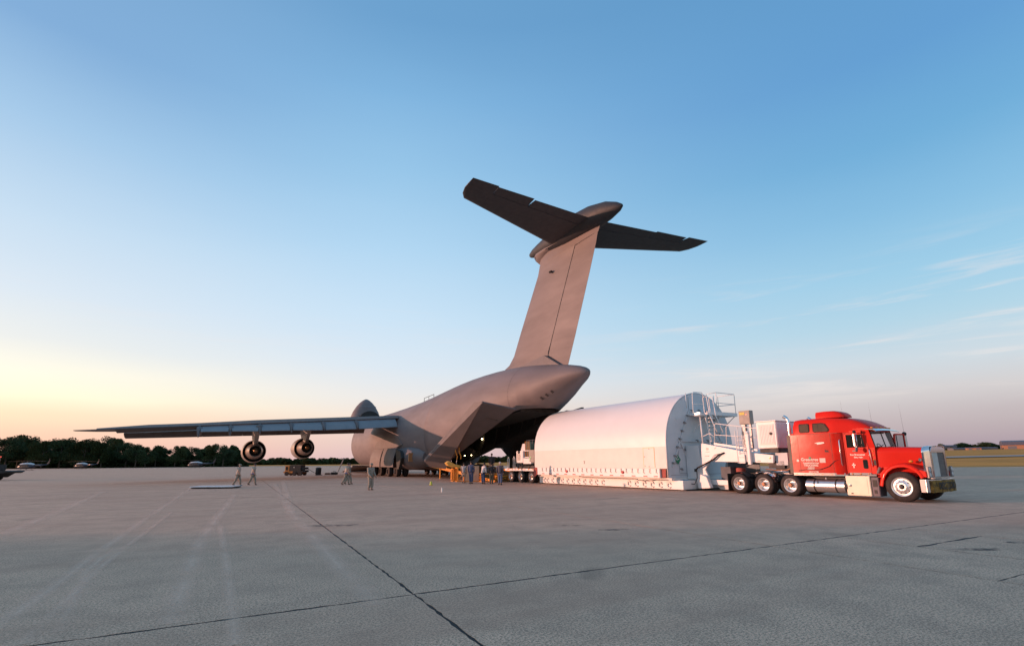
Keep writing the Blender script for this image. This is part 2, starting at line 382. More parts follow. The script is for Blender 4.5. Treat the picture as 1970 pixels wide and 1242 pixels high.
# dark oil stains near the patch on the right
def stain(px, py, a, b_):
    c = ground_pt(px, py); rn = random.Random(px); mb = MB()
    pts = [(c.x+a*math.cos(2*PI*k/22)*rn.uniform(0.6, 1.1), c.y+b_*math.sin(2*PI*k/22)*rn.uniform(0.6, 1.1)) for k in range(22)]
    mb.add([(x, y, 0.004) for x, y in pts], [tuple(range(22))]); tag(mb.build('oil_stain', m_stain), kind='structure')
m_stain = bpy.data.materials.new('oil_stain'); m_stain.use_nodes = True
_t = m_stain.node_tree; _b = _t.nodes['Principled BSDF']; _b.inputs['Base Color'].default_value = (0.05, 0.04, 0.035, 1); _b.inputs['Roughness'].default_value = 0.7
_tc = N(_t, 'ShaderNodeTexCoord'); _n = N(_t, 'ShaderNodeTexNoise'); _n.inputs['Scale'].default_value = 5; _n.inputs['Detail'].default_value = 6; L(_t, _tc.outputs['Object'], _n.inputs['Vector'])
_m = N(_t, 'ShaderNodeMapRange'); L(_t, _n.outputs['Fac'], _m.inputs[0]); _m.inputs[1].default_value = 0.42; _m.inputs[2].default_value = 0.66; _m.inputs[4].default_value = 0.8; L(_t, _m.outputs[0], _b.inputs['Alpha'])
stain(1885, 1056, 0.55, 0.16); stain(1965, 1043, 0.5, 0.14); stain(1180, 1018, 0.5, 0.2); stain(640, 1010, 0.9, 0.3); stain(1100, 1010, 0.3, 0.12)
mark([(0, 1030), (110, 985), (200, 945)], 0.5, 0.006); mark([(560, 985), (545, 925)], 0.5, 0.007); mark([(40, 1240), (200, 1085), (330, 985)], 0.2, 0.007)

# ------------------------------------------------------------------ trees
def leaf_mat(name, a, b_):
    return mat(name, a, 0.9, alt=b_, scale=0.35, spec=0.1)
m_leaf = [leaf_mat('leaf_dark', (0.045, 0.062, 0.022), (0.022, 0.034, 0.014)), leaf_mat('leaf_olive', (0.07, 0.078, 0.026), (0.032, 0.042, 0.016)), leaf_mat('leaf_mid', (0.05, 0.072, 0.03), (0.025, 0.04, 0.018))]
m_bark = mat('bark', (0.09, 0.07, 0.055), 0.9, bump=0.5, bscale=5)
def crown_mesh(seed, mt, n=1500):
    """unit-height crown (z 0.12..1), radius about 0.4, in leaf-clump sized faces"""
    rn = random.Random(seed); lobes = []
    for i in range(rn.randint(11, 15)):
        a = rn.uniform(0, 2*PI); z = rn.uniform(0.25, 0.86); rr = 0.34*math.sqrt(rn.random())*(1.1-0.7*abs(z-0.5))
        lobes.append((rr*math.cos(a), rr*math.sin(a), z, rn.uniform(0.10, 0.19)))
    lobes.append((0, 0, 0.86, 0.12)); mb = MB()
    for i in range(n):
        l = rn.choice(lobes); a = rn.uniform(0, 2*PI); c = rn.uniform(-1, 1); s_ = math.sqrt(1-c*c); q = 1.12*l[3]*(rn.random()**0.35)
        p = Vector((l[0]+q*s_*math.cos(a), l[1]+q*s_*math.sin(a), l[2]+q*c*0.85))
        sz = rn.uniform(0.012, 0.028)
        u = Vector((rn.gauss(0, 1), rn.gauss(0, 1), rn.gauss(0, 1))).normalized(); w = u.orthogonal().normalized()
        mb.add([p-u*sz, p+w*sz*0.7, p+u*sz*1.1, p-w*sz*0.6], [(0, 1, 2, 3)])
    me = bpy.data.meshes.new('crown'); me.from_pydata(mb.v, [], mb.f); me.materials.append(mt); return me
crowns = [crown_mesh(11+i, m_leaf[i % 3], 4200) for i in range(6)]
tk = MB(); tk.tube([(0, 0, -0.02), (0.005, 0, 0.2), (-0.01, 0.01, 0.45), (0.0, 0, 0.8)], [0.022, 0.018, 0.012, 0.004], 7)
for k in range(7):
    a = k*2.4; z = 0.25+k*0.07; tk.tube([(0, 0, z), (0.12*math.cos(a), 0.12*math.sin(a), z+0.1), (0.25*math.cos(a), 0.25*math.sin(a), z+0.2)], [0.008, 0.005, 0.002], 5)
trunk_me = tk.mesh('trunk', m_bark, True)
tree_no = [0]
def tree(px, D, top, label, group, widen=1.0, seed=0):
    """px: column in the photograph, D distance ahead, top: image row of the crown top"""
    rn = random.Random(seed*13+int(px)); x = (px-985)/960.0*D*0.985; y = D
    zb = terrain_z(x, y); yh = 896-px*0.00914
    h = ((yh-top)/975.0*D+EYE-zb)*1.08
    r_ = thing('tree', label, 'tree', (x, y, zb-0.2), rn.uniform(0, 6), group)
    c = bpy.data.objects.new('crown', crowns[(seed+tree_no[0]) % 6]); COL.objects.link(c); c.parent = r_
    w_ = h*widen*rn.uniform(0.85, 1.15); c.scale = (w_, w_, h)
    k = bpy.data.objects.new('trunk', trunk_me); COL.objects.link(k); k.parent = r_; k.scale = (h, h, h)
    tree_no[0] += 1; return r_
tops = [(-8, 846), (12, 843), (36, 839), (50, 846), (64, 843), (84, 850), (100, 849), (118, 846), (132, 848), (146, 851), (160, 847), (178, 850), (198, 853), (214, 844), (226, 846), (243, 852), (262, 857), (283, 861), (300, 858), (318, 864), (338, 859), (356, 864), (376, 862), (396, 862), (412, 855), (428, 858), (446, 861), (460, 866), (470, 872)]
adj = ['leaning', 'rounded', 'tall', 'low', 'broad', 'narrow', 'ragged', 'flat-topped']
for i, (px, tp) in enumerate(tops):
    tree(px+random.uniform(-2, 2), 318+random.uniform(-25, 30), tp, 'dark summer tree in the near wood behind the helicopters', 'trees of the near wood on the left', 1.1, i)
for i in range(26):
    px = 478+i*8.0+random.uniform(-2, 2)
    tree(px, 640+random.uniform(-30, 40), 882.5-abs((i % 9)-4)*0.5+random.uniform(-1.2, 1.2), 'low dark tree in the far tree line under the wing', 'trees of the far wood under the wing', 1.5, i+40)
for i in range(16):
    px = 905+i*7.5
    tree(px, 620+random.uniform(-30, 40), 879+random.uniform(-1.5, 1.5), 'far tree seen through the gap under the raised tail', 'far trees seen under the tail', 1.5, i+80)
for i, (px, tp) in enumerate([(1818, 866), (1826, 864), (1834, 861), (1842, 864), (1850, 861.5), (1858, 861), (1866, 863), (1874, 859), (1882, 860), (1889, 855), (1896, 857), (1903, 862), (1910, 861), (1966, 853), (1974, 852)]):
    tree(px, 600+random.uniform(-20, 20), tp-4.5, 'small tree on the skyline beyond the truck' if px < 1950 else 'tree rising behind the far hangar roof', 'skyline trees on the right', 1.35, i+120)
# undergrowth closing the woods at ground level
def thicket(px0, px1, D, h, n, seed):
    rn = random.Random(seed); mb = MB()
    for i in range(n):
        px = rn.uniform(px0, px1); d = D+rn.uniform(0, 34); x = (px-985)/960.0*d*0.985; z = rn.random()**0.8*h*(0.75+0.25*math.sin(px*0.13))
        p = Vector((x, d, terrain_z(x, d)+z)); sz = rn.uniform(0.8, 1.5)*(D/320)
        u = Vector((rn.gauss(0, 1), rn.gauss(0, 1), rn.gauss(0, 1))).normalized(); w = u.orthogonal().normalized()
        mb.add([p-u*sz, p+w*sz*0.8, p+u*sz, p-w*sz*0.7], [(0, 1, 2, 3)])
    me = bpy.data.meshes.new('undergrowth'); me.from_pydata(mb.v, [], mb.f); me.materials.append(m_leaf[0])
    o = bpy.data.objects.new('undergrowth', me); COL.objects.link(o); tag(o, 'dense dark undergrowth filling the foot of the wood', 'undergrowth', kind='stuff')
thicket(-60, 478, 322, 13.0, 22000, 1); thicket(470, 690, 640, 7.2, 6500, 2); thicket(895, 1045, 620, 7.5, 5000, 3); thicket(1805, 1918, 612, 7.2, 5000, 4)
# ------------------------------------------------------------------ shared paints
def white_paint(name='white_paint', c=(0.76, 0.74, 0.73)): return mat(name, c, 0.42, var=0.025, scale=1.0, bump=0.03, bscale=3)
m_white = white_paint(); m_white2 = mat('white_panel_paint', (0.74, 0.69, 0.64), 0.5, var=0.035, scale=1.5)
m_end = mat('end_wall_paint', (0.62, 0.64, 0.66), 0.5, var=0.08, scale=1.0)
m_railw = mat('white_rail', (0.78, 0.76, 0.74), 0.4, var=0.04)
m_black = mat('black_rubber', (0.02, 0.018, 0.018), 0.7, var=0.3, scale=6, bump=0.2, bscale=60)
m_tyre = mat('tyre_rubber', (0.036, 0.027, 0.025), 0.78, var=0.35, scale=5, bump=0.25, bscale=60)
m_dark = mat('dark_steel', (0.035, 0.035, 0.038), 0.55, 0.3, var=0.3)
m_steel = mat('grey_steel', (0.30, 0.30, 0.31), 0.45, 0.6, var=0.2)
m_chrome = mat('chrome', (0.78, 0.78, 0.80), 0.10, 1.0, var=0.04)
m_alu = mat('polished_aluminium', (0.72, 0.72, 0.74), 0.2, 1.0, var=0.06)
m_brushed = mat('brushed_aluminium', (0.66, 0.66, 0.67), 0.3, 0.9, var=0.08)
m_redref = mat('red_reflector', (0.62, 0.03, 0.02), 0.35)
m_amber = mat('amber_lens', (0.75, 0.25, 0.03), 0.25)
m_glass = mat('dark_glass', (0.015, 0.02, 0.02), 0.06, spec=0.8, var=0.05)
m_rust = mat('worn_red_cloth', (0.42, 0.10, 0.08), 0.8)
m_greyp = mat('grey_cabinet_paint', (0.30, 0.27, 0.24), 0.5)
m_blk = mat('black_print', (0.02, 0.02, 0.02), 0.6)
m_orange = mat('orange_paint', (0.80, 0.30, 0.03), 0.45, var=0.15)
def clear_glass(name, tint, a):
    m = bpy.data.materials.new(name); m.use_nodes = True; b = m.node_tree.nodes['Principled BSDF']
    b.inputs['Base Color'].default_value = (*tint, 1); b.inputs['Roughness'].default_value = 0.04; b.inputs['Alpha'].default_value = a
    return m
m_clear = clear_glass('window_glass', (0.10, 0.13, 0.12), 0.34)

# ------------------------------------------------------------------ white transport container
CTL, CTA = (11.33, 30.59, 0), R(-57)
ct = thing('transport_container', 'huge white round-topped container on the trailer behind the red truck', 'container', CTL, CTA)
LEN, HW = 12.9, 3.1
def dshape(hw, z0, z1, top, n=40):
    """D section in (y,z): straight sides up to z1, then an arch to top"""
    pts = [(-hw, z0)]
    for i in range(n+1):
        a = PI*i/n; pts.append((-hw*math.cos(a)*(1.0 if 1 else 0), z1+(top-z1)*math.sin(a)**0.92))
    pts.append((hw, z0)); return pts
sec = dshape(HW, 1.22, 2.48, 5.70)
MB().prism(sec, 'x', -LEN, 0.0).build('shell', m_white, ct, smooth=35)
# lower side wall panels, slightly proud of the arched roof skin
for i in range(2): pass
MB().bb(-LEN+0.02, -0.02, -HW-0.022, -HW+0.05, 1.24, 2.47).build('side_panel', m_white2, ct)
MB().bb(-LEN+0.02, -0.02, HW-0.05, HW+0.022, 1.24, 2.47).build('side_panel', m_white2, ct)
# sill with latches
MB().bb(-LEN+0.2, -0.55, -HW-0.03, HW+0.03, 0.70, 1.215).build('sill', m_white, ct, bevel=0.02)
MB().bb(-LEN+0.1, 0.05, -2.86, 2.86, 0.56, 0.697).build('chassis_rail', m_white2, ct)
MB().bb(-LEN-0.05, 0.62, -2.62, 2.62, 0.07, 0.557).build('base_frame', m_white, ct, bevel=0.015)
MB().bb(-LEN-0.1, 0.7, -2.50, 2.50, 0.02, 0.068).build('underside', m_dark, ct)
lt = MB().box((0, 0, 0), (0.05, 0.04, 0.20), Matrix.Rotation(R(14), 3, 'Y')).box((0.03, -0.01, -0.11), (0.12, 0.03, 0.035)).box((0, 0.0, 0.1), (0.09, 0.05, 0.04)).build('latch', m_steel, ct, loc=(-11.88, -HW-0.045, 1.08))
for x in [-11.39, -10.94, -10.48, -10.04, -9.59, -9.11, -8.65, -8.22, -7.77, -7.3, -6.83, -6.38, -5.92, -5.46, -5.02, -4.54, -4.09, -3.61, -3.18, -2.69, -2.22, -1.77, -1.29, -0.81]: part(lt, 'latch', ct, (x, -HW-0.045, 1.08))
rf = MB().box((0, 0, 0), (0.30, 0.01, 0.055)).build('reflector', m_redref, ct, loc=(-11.78, -HW-0.036, 0.78))
for x in [-10.9, -10.03, -9.1, -8.17, -7.23, -6.31, -5.4, -4.47, -3.53, -2.58, -1.64, -0.85]: part(rf, 'reflector', ct, (x, -HW-0.036, 0.78))
for x in (-8.95, -3.45): MB().lathe([(0, 0.001), (0.0, 0.10), (-0.07, 0.08), (-0.09, 0.001)], (x, -HW-0.03, 0.98), 'y', 12).build('marker_lamp', m_redref, ct)
hk = MB()
hk.prism([(-0.16, 0.17), (-0.13, 0.17), (-0.13, -0.1), (-0.02, -0.18), (0.10, -0.18), (0.14, -0.10), (0.08, -0.12), (0.0, -0.13), (-0.06, -0.05), (-0.06, 0.05), (0.04, 0.1), (0.1, 0.02), (0.16, 0.03), (0.10, 0.16), (-0.02, 0.19)], 'y', -0.02, 0.035)
hk = hk.build('tie_down_hook', m_white2, ct, loc=(-12.3, -2.66, 0.30))
for x in [-11.91, -11.3, -10.69, -10.13, -9.51, -8.89, -8.29, -7.67, -7.04, -6.46, -5.84, -3.47, -2.86, -2.23, -1.61, -1.0, -0.37]: part(hk, 'tie_down_hook', ct, (x, -2.66, 0.30))
# access panel with dashed yellow edge, small bracket, end cloths, cable
m_seam = mat('panel_seam', (0.42, 0.30, 0.20), 0.7); m_yel = mat('yellow_marking', (0.75, 0.62, 0.12), 0.6)
ap = MB().bb(-1.70, -0.86, -HW-0.034, -HW-0.023, 1.27, 2.42).build('access_panel', m_white2, ct)
for x0, x1, z0, z1 in ((-1.71, -1.69, 1.27, 2.42), (-0.87, -0.85, 1.27, 2.42), (-1.70, -0.86, 2.41, 2.43)):
    MB().bb(x0, x1, -HW-0.038, -HW-0.035, z0, z1).build('seam', m_yel, ap)
for x, z in ((-1.62, 1.36), (-1.62, 1.9), (-1.25, 2.35), (-1.3, 1.33)): MB().box((x, -HW-0.045, z), (0.06, 0.02, 0.06)).build('catch', m_steel, ap)
MB().bb(-7.12, -6.98, -HW-0.05, -HW-0.02, 1.66, 1.70).bb(-7.07, -7.03, -HW-0.05, -HW-0.02, 1.5, 1.66).build('bracket', m_steel, ct)
MB().prism([(-0.92, 1.19), (-0.2, 1.19), (-0.25, 0.72), (-0.62, 0.72)], 'y', -HW+0.1, -HW+0.14).build('cover_cloth', m_rust, ct)
MB().prism([(-12.98, 1.25), (-12.55, 1.2), (-12.52, 0.75), (-12.9, 0.5), (-13.0, 0.6)], 'y', -HW-0.06, -HW-0.02).build('cover_cloth', m_rust, ct)
MB().tube([(-7.9, -2.92, 0.64), (-7.2, -2.92, 0.60), (-4, -2.90, 0.60), (-2.6, -2.90, 0.60), (-2.4, -2.92, 0.52), (-1.9, -2.9, 0.50), (-1.5, -2.92, 0.58), (-0.2, -2.92, 0.60)], 0.018, 6).build('cable', m_black, ct)
# pipe rim round the front edge and the flat end wall
def arch(x, hw, z0, z1, top, n=40): return [(x, y, z) for y, z in dshape(hw, z0, z1, top, n)]
MB().tube(arch(0.02, HW+0.005, 0.72, 2.48, 5.705), 0.035, 6).build('edge_trim', m_white, ct, smooth=True)
ew = MB().prism(dshape(HW-0.03, 0.70, 2.48, 5.66), 'x', 0.004, 0.05).build('end_wall', m_end, ct)
def ribs(name, segs, mt, x=0.062, w=0.05, th=0.03, par=None):
    for a, b_ in segs:
        mb = MB(); a_ = Vector((0, a[0], a[1])); c_ = Vector((0, b_[0], b_[1])); d = (c_-a_).normalized(); n = Vector((0, -d.z, d.y))*w/2
        q = [a_+n, c_+n, c_-n, a_-n]; mb.add([(x, p.y, p.z) for p in q]+[(x+th, p.y, p.z) for p in q], [(0, 1, 2, 3), (7, 6, 5, 4), (0, 4, 5, 1), (1, 5, 6, 2), (2, 6, 7, 3), (3, 7, 4, 0)]); mb.build(name, mt, par or ct)
m_line = mat('dark_joint_line', (0.16, 0.18, 0.20), 0.7)
ribs('stiffener', [((-2.75, 1.3), (-0.95, 4.55)), ((-0.95, 4.55), (1.0, 4.55)), ((1.0, 4.55), (2.8, 1.3)), ((-2.1, 2.78), (2.1, 2.78)), ((-1.9, 2.72), (-0.9, 1.0))], m_end, w=0.09, th=0.05, par=ew)
ribs('joint_line', [((-1.75, 2.80), (2.0, 2.80)), ((-2.14, 2.38), (-2.14, 0.95)), ((-2.14, 2.38), (-1.1, 2.38)), ((-2.14, 0.95), (-1.1, 0.95)), ((-0.9, 4.62), (-0.9, 5.4)), ((0.9, 4.62), (0.9, 5.4)), ((-2.9, 0.86), (2.9, 0.86))], m_line, w=0.016, th=0.006, par=ew)
cl_ = MB().box((0, 0, 0), (0.10, 0.12, 0.07)).box((0.03, 0.06, -0.06), (0.05, 0.16, 0.04)).build('clamp', m_steel, ew, loc=(0.10, -2.7, 1.55))
for y, z in [(-2.5, 1.95), (-2.23, 2.45), (-1.97, 2.93), (-1.72, 3.4), (-1.45, 3.88), (-1.15, 4.3), (-0.7, 4.62), (0, 4.66), (0.7, 4.6), (1.35, 4.1), (1.8, 3.3), (2.25, 2.5), (-1.62, 2.30), (-1.2, 2.32), (-1.1, 1.7), (-2.0, 1.2), (-0.4, 2.85), (0.6, 2.85), (1.5, 2.85)]: part(cl_, 'clamp', ew, (0.10, y, z))
m_green = mat('green_placard', (0.02, 0.22, 0.12), 0.5)
pl = MB().prism([(-2.55, 1.72), (-2.3, 2.0), (-2.05, 1.72), (-2.3, 1.44)], 'x', 0.11, 0.125).build('placard', m_green, ew)
MB().prism([(-2.50, 1.71), (-2.3, 1.93), (-2.28, 1.90), (-2.46, 1.70)], 'x', 0.127, 0.129).prism([(-2.4, 1.72), (-2.2, 1.78), (-2.2, 1.74), (-2.4, 1.68)], 'x', 0.127, 0.130).build('placard_mark', m_white, pl)
text('555', 0.16, (0.055, -2.1, 4.02), (PI/2, 0, PI/2), m_white, ew, 'number', ext=0.003)
# top platform with rails over the end wall
pf = MB().bb(0.06, 1.3, -0.9, 2.0, 4.28, 4.36).bb(1.28, 1.32, -0.9, 2.02, 4.26, 4.46).bb(0.06, 1.3, 1.98, 2.02, 4.26, 4.46).build('platform', m_white, ct)
for y in (-0.8, 0.6, 1.9): MB().tube([(0.1, y*0.9, 3.3), (1.2, y, 4.26)], 0.025, 6).build('platform_brace', m_railw, ct)
def rail(pts, r=0.022, par=None, nm='guard_rail'): return MB().tube(pts, r, 6).build(nm, m_railw, par if par is not None else ct, smooth=True)
rail([(1.25, 0.15, 4.36), (1.25, 0.15, 5.55), (1.25, 0.22, 5.62), (1.25, 1.9, 5.62), (1.25, 1.98, 5.55), (1.25, 1.98, 4.36)])
rail([(1.25, 0.15, 5.0), (1.25, 1.98, 5.0)]); rail([(1.25, 1.98, 5.62), (0.1, 1.98, 5.62), (0.1, 1.98, 4.9)]); rail([(1.25, 1.98, 5.0), (0.1, 1.98, 5.0)])
rail([(1.25, 0.15, 5.62), (0.6, 0.15, 5.58), (0.55, 0.15, 4.4)]); rail([(0.75, 0.62, 5.5), (0.75, 0.62, 4.36)])
rail([(1.0, -1.75, 4.30), (1.0, -1.70, 5.45), (1.0, -1.6, 5.55), (1.0, -0.85, 5.58), (1.0, -0.75, 5.5), (1.0, -0.70, 4.30)]); rail([(1.0, -1.72, 4.85), (1.0, -0.72, 4.9)])
rail([(0.3, -1.4, 4.7), (0.3, -1.4, 5.6)]);

# ------------------------------------------------------------------ gooseneck (own frame shared with the container)
gn = thing('trailer_gooseneck', 'white gooseneck with ladder, rails and cabinets between container and truck', 'trailer neck', CTL, CTA)
YL, YR = -1.5, -0.3
neck = [(1.18, 2.62), (4.0, 2.04), (5.32, 1.89), (5.27, 1.51), (4.29, 1.54), (1.62, 1.60), (1.30, 1.15), (1.5, 0.72), (1.3, 0.15), (0.75, 0.10), (0.66, 0.6), (1.0, 1.55)]
MB().prism(neck, 'y', YL, YL+0.16).build('side_beam', m_white, gn, bevel=0.02)
MB().prism(neck, 'y', 0.9, 1.06).build('side_beam', m_white, gn, bevel=0.02)
MB().add([(1.18, YL+0.16, 2.58), (4.0, YL+0.16, 2.0), (4.0, 0.9, 2.0), (1.18, 0.9, 2.58)], [(0, 1, 2, 3)]).bb(4.0, 5.25, YL+0.16, 0.9, 1.60, 1.82).build('deck', m_white2, gn)
MB().bb(4.9, 5.7, -1.3, -0.5, 1.25, 1.60).bb(5.2, 6.2, -1.2, -0.6, 1.10, 1.36).build('kingpin_plate', m_dark, gn)
# lower apron between the neck legs: side pockets with tanks
MB().prism([(0.10, 0.62), (0.66, 0.62), (1.05, 1.5), (1.0, 2.5), (0.10, 2.5)], 'y', YL-0.02, YL+0.1).build('gusset', m_end, gn)
MB().bb(1.45, 3.6, -1.35, 1.0, 0.34, 0.60).build('lower_deck', m_white, gn)
MB().prism([(1.6, 0.32), (3.1, 0.32), (2.7, 0.10), (1.9, 0.10)], 'y', -1.1, 0.8).build('keel', m_end, gn)
MB().bb(1.9, 2.5, -0.95, -0.3, 0.62, 1.30).build('equipment_box', mat('dark_grey_paint', (0.10, 0.11, 0.13), 0.6), gn)
MB().lathe([(0.62, 0.2), (0.66, 0.24), (1.2, 0.24), (1.25, 0.2)], (2.95, -0.7, 0), 'z', 14).build('red_drum', m_rust, gn, smooth=40)
MB().bb(1.6, 3.5, 0.2, 0.25, 0.6, 1.55).build('backing_panel', mat('blue_grey_panel', (0.22, 0.26, 0.30), 0.6), gn)
# outrigger foot that catches the sun
MB().prism([(1.0, 0.12), (1.75, 0.18), (1.55, 0.75), (1.15, 0.9)], 'y', -1.78, -1.52).build('outrigger', m_white, gn, bevel=0.02)
# flood lamp on its post: a lit lamp in the photograph
m_lamp = mat('flood_lamp_lens', (1, 0.95, 0.85), 0.3, emit=(1.0, 0.9, 0.75), estr=9.0)
MB().tube([(1.24, -1.42, 2.58), (1.2, -1.42, 4.12)], 0.045, 8).build('lamp_post', m_railw, gn, smooth=True)
lb = MB().lathe([(4.10, 0.05), (4.16, 0.30), (4.22, 0.33), (4.24, 0.30)], (1.18, -1.42, 0), 'z', 16).bb(1.0, 1.36, -1.62, -1.5, 4.16, 4.36).build('lamp_housing', m_railw, gn, smooth=40)
MB().bb(1.04, 1.32, -1.64, -1.625, 4.20, 4.33).build('lamp_lens', m_lamp, lb)
# stairs with rails from the deck to the platform
for y in (-1.1, -0.55):
    rail([(1.6, y, 2.7), (1.3, y, 4.1), (1.25, y, 5.2), (1.35, y, 5.3), (1.5, y, 5.25), (1.62, y, 4.15), (2.0, y, 3.2)], 0.028, gn, 'stair_rail')
    MB().tube([(1.5, y, 2.5), (1.35, y, 4.2)], 0.03, 6).build('stair_stringer', m_railw, gn)
for k in range(7): MB().bb(1.42, 1.56, -1.1, -0.55, 2.7+k*0.22, 2.73+k*0.22).build('stair_tread', m_railw, gn)
rail([(1.0, -1.4, 2.9), (1.7, -1.4, 3.15), (2.0, -1.42, 2.95)], 0.022, gn, 'stair_rail')
# deck guard rails
rail([(2.02, -1.46, 2.5), (2.12, -1.46, 3.60), (2.2, -1.46, 3.66), (4.5, -1.46, 3.26), (5.4, -1.46, 3.20)], 0.025, gn)
rail([(2.06, -1.46, 3.05), (4.5, -1.46, 2.78), (4.5, -1.46, 3.26)], 0.022, gn)
rail([(2.75, -1.46, 2.36), (2.82, -1.46, 3.42), (2.95, -1.46, 3.50)], 0.022, gn); rail([(3.45, -1.46, 2.2), (3.48, -1.46, 3.42)], 0.022, gn)
MB().prism([(2.0, 2.50), (4.5, 2.10), (4.5, 2.20), (2.0, 2.62)], 'y', -1.5, -1.46).build('toe_board', m_white, gn)
rail([(2.1, 0.98, 2.5), (2.2, 0.98, 3.6), (4.5, 0.98, 3.2)], 0.022, gn)
# access ladder on the near side
lad = MB().tube([(3.45, -1.62, 1.50), (3.42, -1.62, 3.2)], 0.022, 6).tube([(3.85, -1.62, 1.50), (3.80, -1.62, 2.95)], 0.022, 6).build('ladder', m_railw, gn)
for k in range(7): MB().tube([(3.43, -1.62, 1.58+k*0.22), (3.84, -1.62, 1.58+k*0.22)], 0.014, 5).build('rung', m_railw, lad)
MB().bb(3.48, 3.8, -1.60, -1.56, 1.50, 1.95).build('ladder_panel', m_white, gn)
# stout white post and brackets
MB().box((4.12, -1.62, 2.2), (0.17, 0.16, 1.55)).build('jack_post', m_white, gn, bevel=0.02)
MB().ball((4.12, -1.62, 3.05), 0.10).build('jack_cap', m_railw, gn, smooth=True)
# control box on two legs
cb = MB().bb(3.52, 4.14, -1.30, -0.95, 3.52, 4.24).build('control_box', m_greyp, gn, bevel=0.015)
MB().bb(3.58, 3.86, -1.306, -1.301, 4.02, 4.15).build('warning_label', m_yel, cb); MB().bb(3.9, 4.0, -1.306, -1.301, 4.0, 4.06).build('warning_label', m_redref, cb)
for x in (3.68, 4.05): MB().bb(x-0.05, x+0.05, -1.2, -1.1, 2.1, 3.52).build('box_leg', m_steel, gn)
MB().bb(3.60, 3.80, -1.25, -1.05, 2.15, 3.5).build('conduit_tray', m_steel, gn)
# generator housing with louvred doors
ge = MB().bb(4.56, 5.60, -1.5, 0.95, 2.24, 3.55).build('generator_housing', m_white, gn, bevel=0.03)
MB().bb(4.53, 5.63, -1.53, 0.98, 3.56, 3.60).build('lid', m_white, ge)
ds = MB().bb(4.68, 5.48, -1.515, -1.503, 2.40, 3.42).build('door', m_white2, ge)
ls = MB().box((0, 0, 0), (0.035, 0.02, 0.86)).build('louvre', m_white, ge, loc=(4.76, -1.52, 2.91))
for k in range(1, 9): part(ls, 'louvre', ge, (4.76+k*0.08, -1.52, 2.91))
lf = MB().box((0, 0, 0), (0.02, 0.045, 1.1)).build('louvre', m_white, ge, loc=(5.61, -1.35, 2.9))
for k in range(1, 17): part(lf, 'louvre', ge, (5.61, -1.35+k*0.13, 2.9))
MB().lathe([(0, 0.075), (-0.05, 0.07), (-0.06, 0.0)], (5.32, -1.51, 2.95), 'y', 12).build('latch_knob', m_dark, ge)
MB().bb(4.6, 5.55, -1.42, 0.9, 2.02, 2.22).build('base_tray', m_dark, ge)
MB().ball((4.45, -0.5, 2.5), 0.32, 12, 8, (0.7, 1, 1)).build('round_tank', m_chrome, gn, smooth=True)
MB().bb(5.3, 5.9, -1.3, 0.7, 1.4, 2.0).build('hydraulic_unit', m_end, gn)
# cables and the blue coupling
MB().tube([(2.6, -1.53, 2.05), (2.3, -1.6, 1.95), (2.0, -1.62, 1.72), (1.5, -1.62, 1.5), (0.95, -1.7, 1.25), (0.85, -1.7, 1.1)], 0.045, 7).build('cable', m_black, gn, smooth=True)
MB().tube([(0.88, -1.7, 1.15), (0.9, -1.72, 0.7), (0.75, -1.8, 0.35), (0.2, -2.2, 0.45), (-0.1, -2.6, 0.52)], 0.022, 6).build('cable', m_black, gn, smooth=True)
MB().tube([(2.55, -1.53, 2.04), (2.0, -1.56, 1.95), (1.7, -1.56, 1.6), (1.4, -1.56, 1.45)], 0.012, 5).build('cable', m_black, gn, smooth=True)
MB().tube([(0.2, -2.3, 0.52), (0.55, -2.05, 0.52)], 0.085, 10).build('coupling', mat('blue_coupling', (0.08, 0.28, 0.42), 0.4), gn, smooth=40)
MB().box((0.86, -1.75, 1.12), (0.12, 0.1, 0.16)).build('junction_box', m_blk, gn)
for tx, sz, x, z in (('EB', 0.16, 1.55, 2.28), ('SAFETY FIRST', 0.045, 1.55, 2.12), ('LIFT', 0.07, 2.05, 2.3), ('USE STAIRS', 0.06, 1.5, 1.9)):
    text(tx, sz, (x, YL-0.004, z), (PI/2, 0, 0), m_seam, gn, 'marking', ext=0.001)
MB().lathe([(0, 0.05), (-0.02, 0.05), (-0.021, 0)], (5.12, YL-0.002, 1.76), 'y', 12).build('marker_lamp', m_amber, gn)
MB().bb(4.45, 4.62, YL-0.012, YL-0.002, 1.60, 1.63).build('marker_lamp', m_redref, gn)

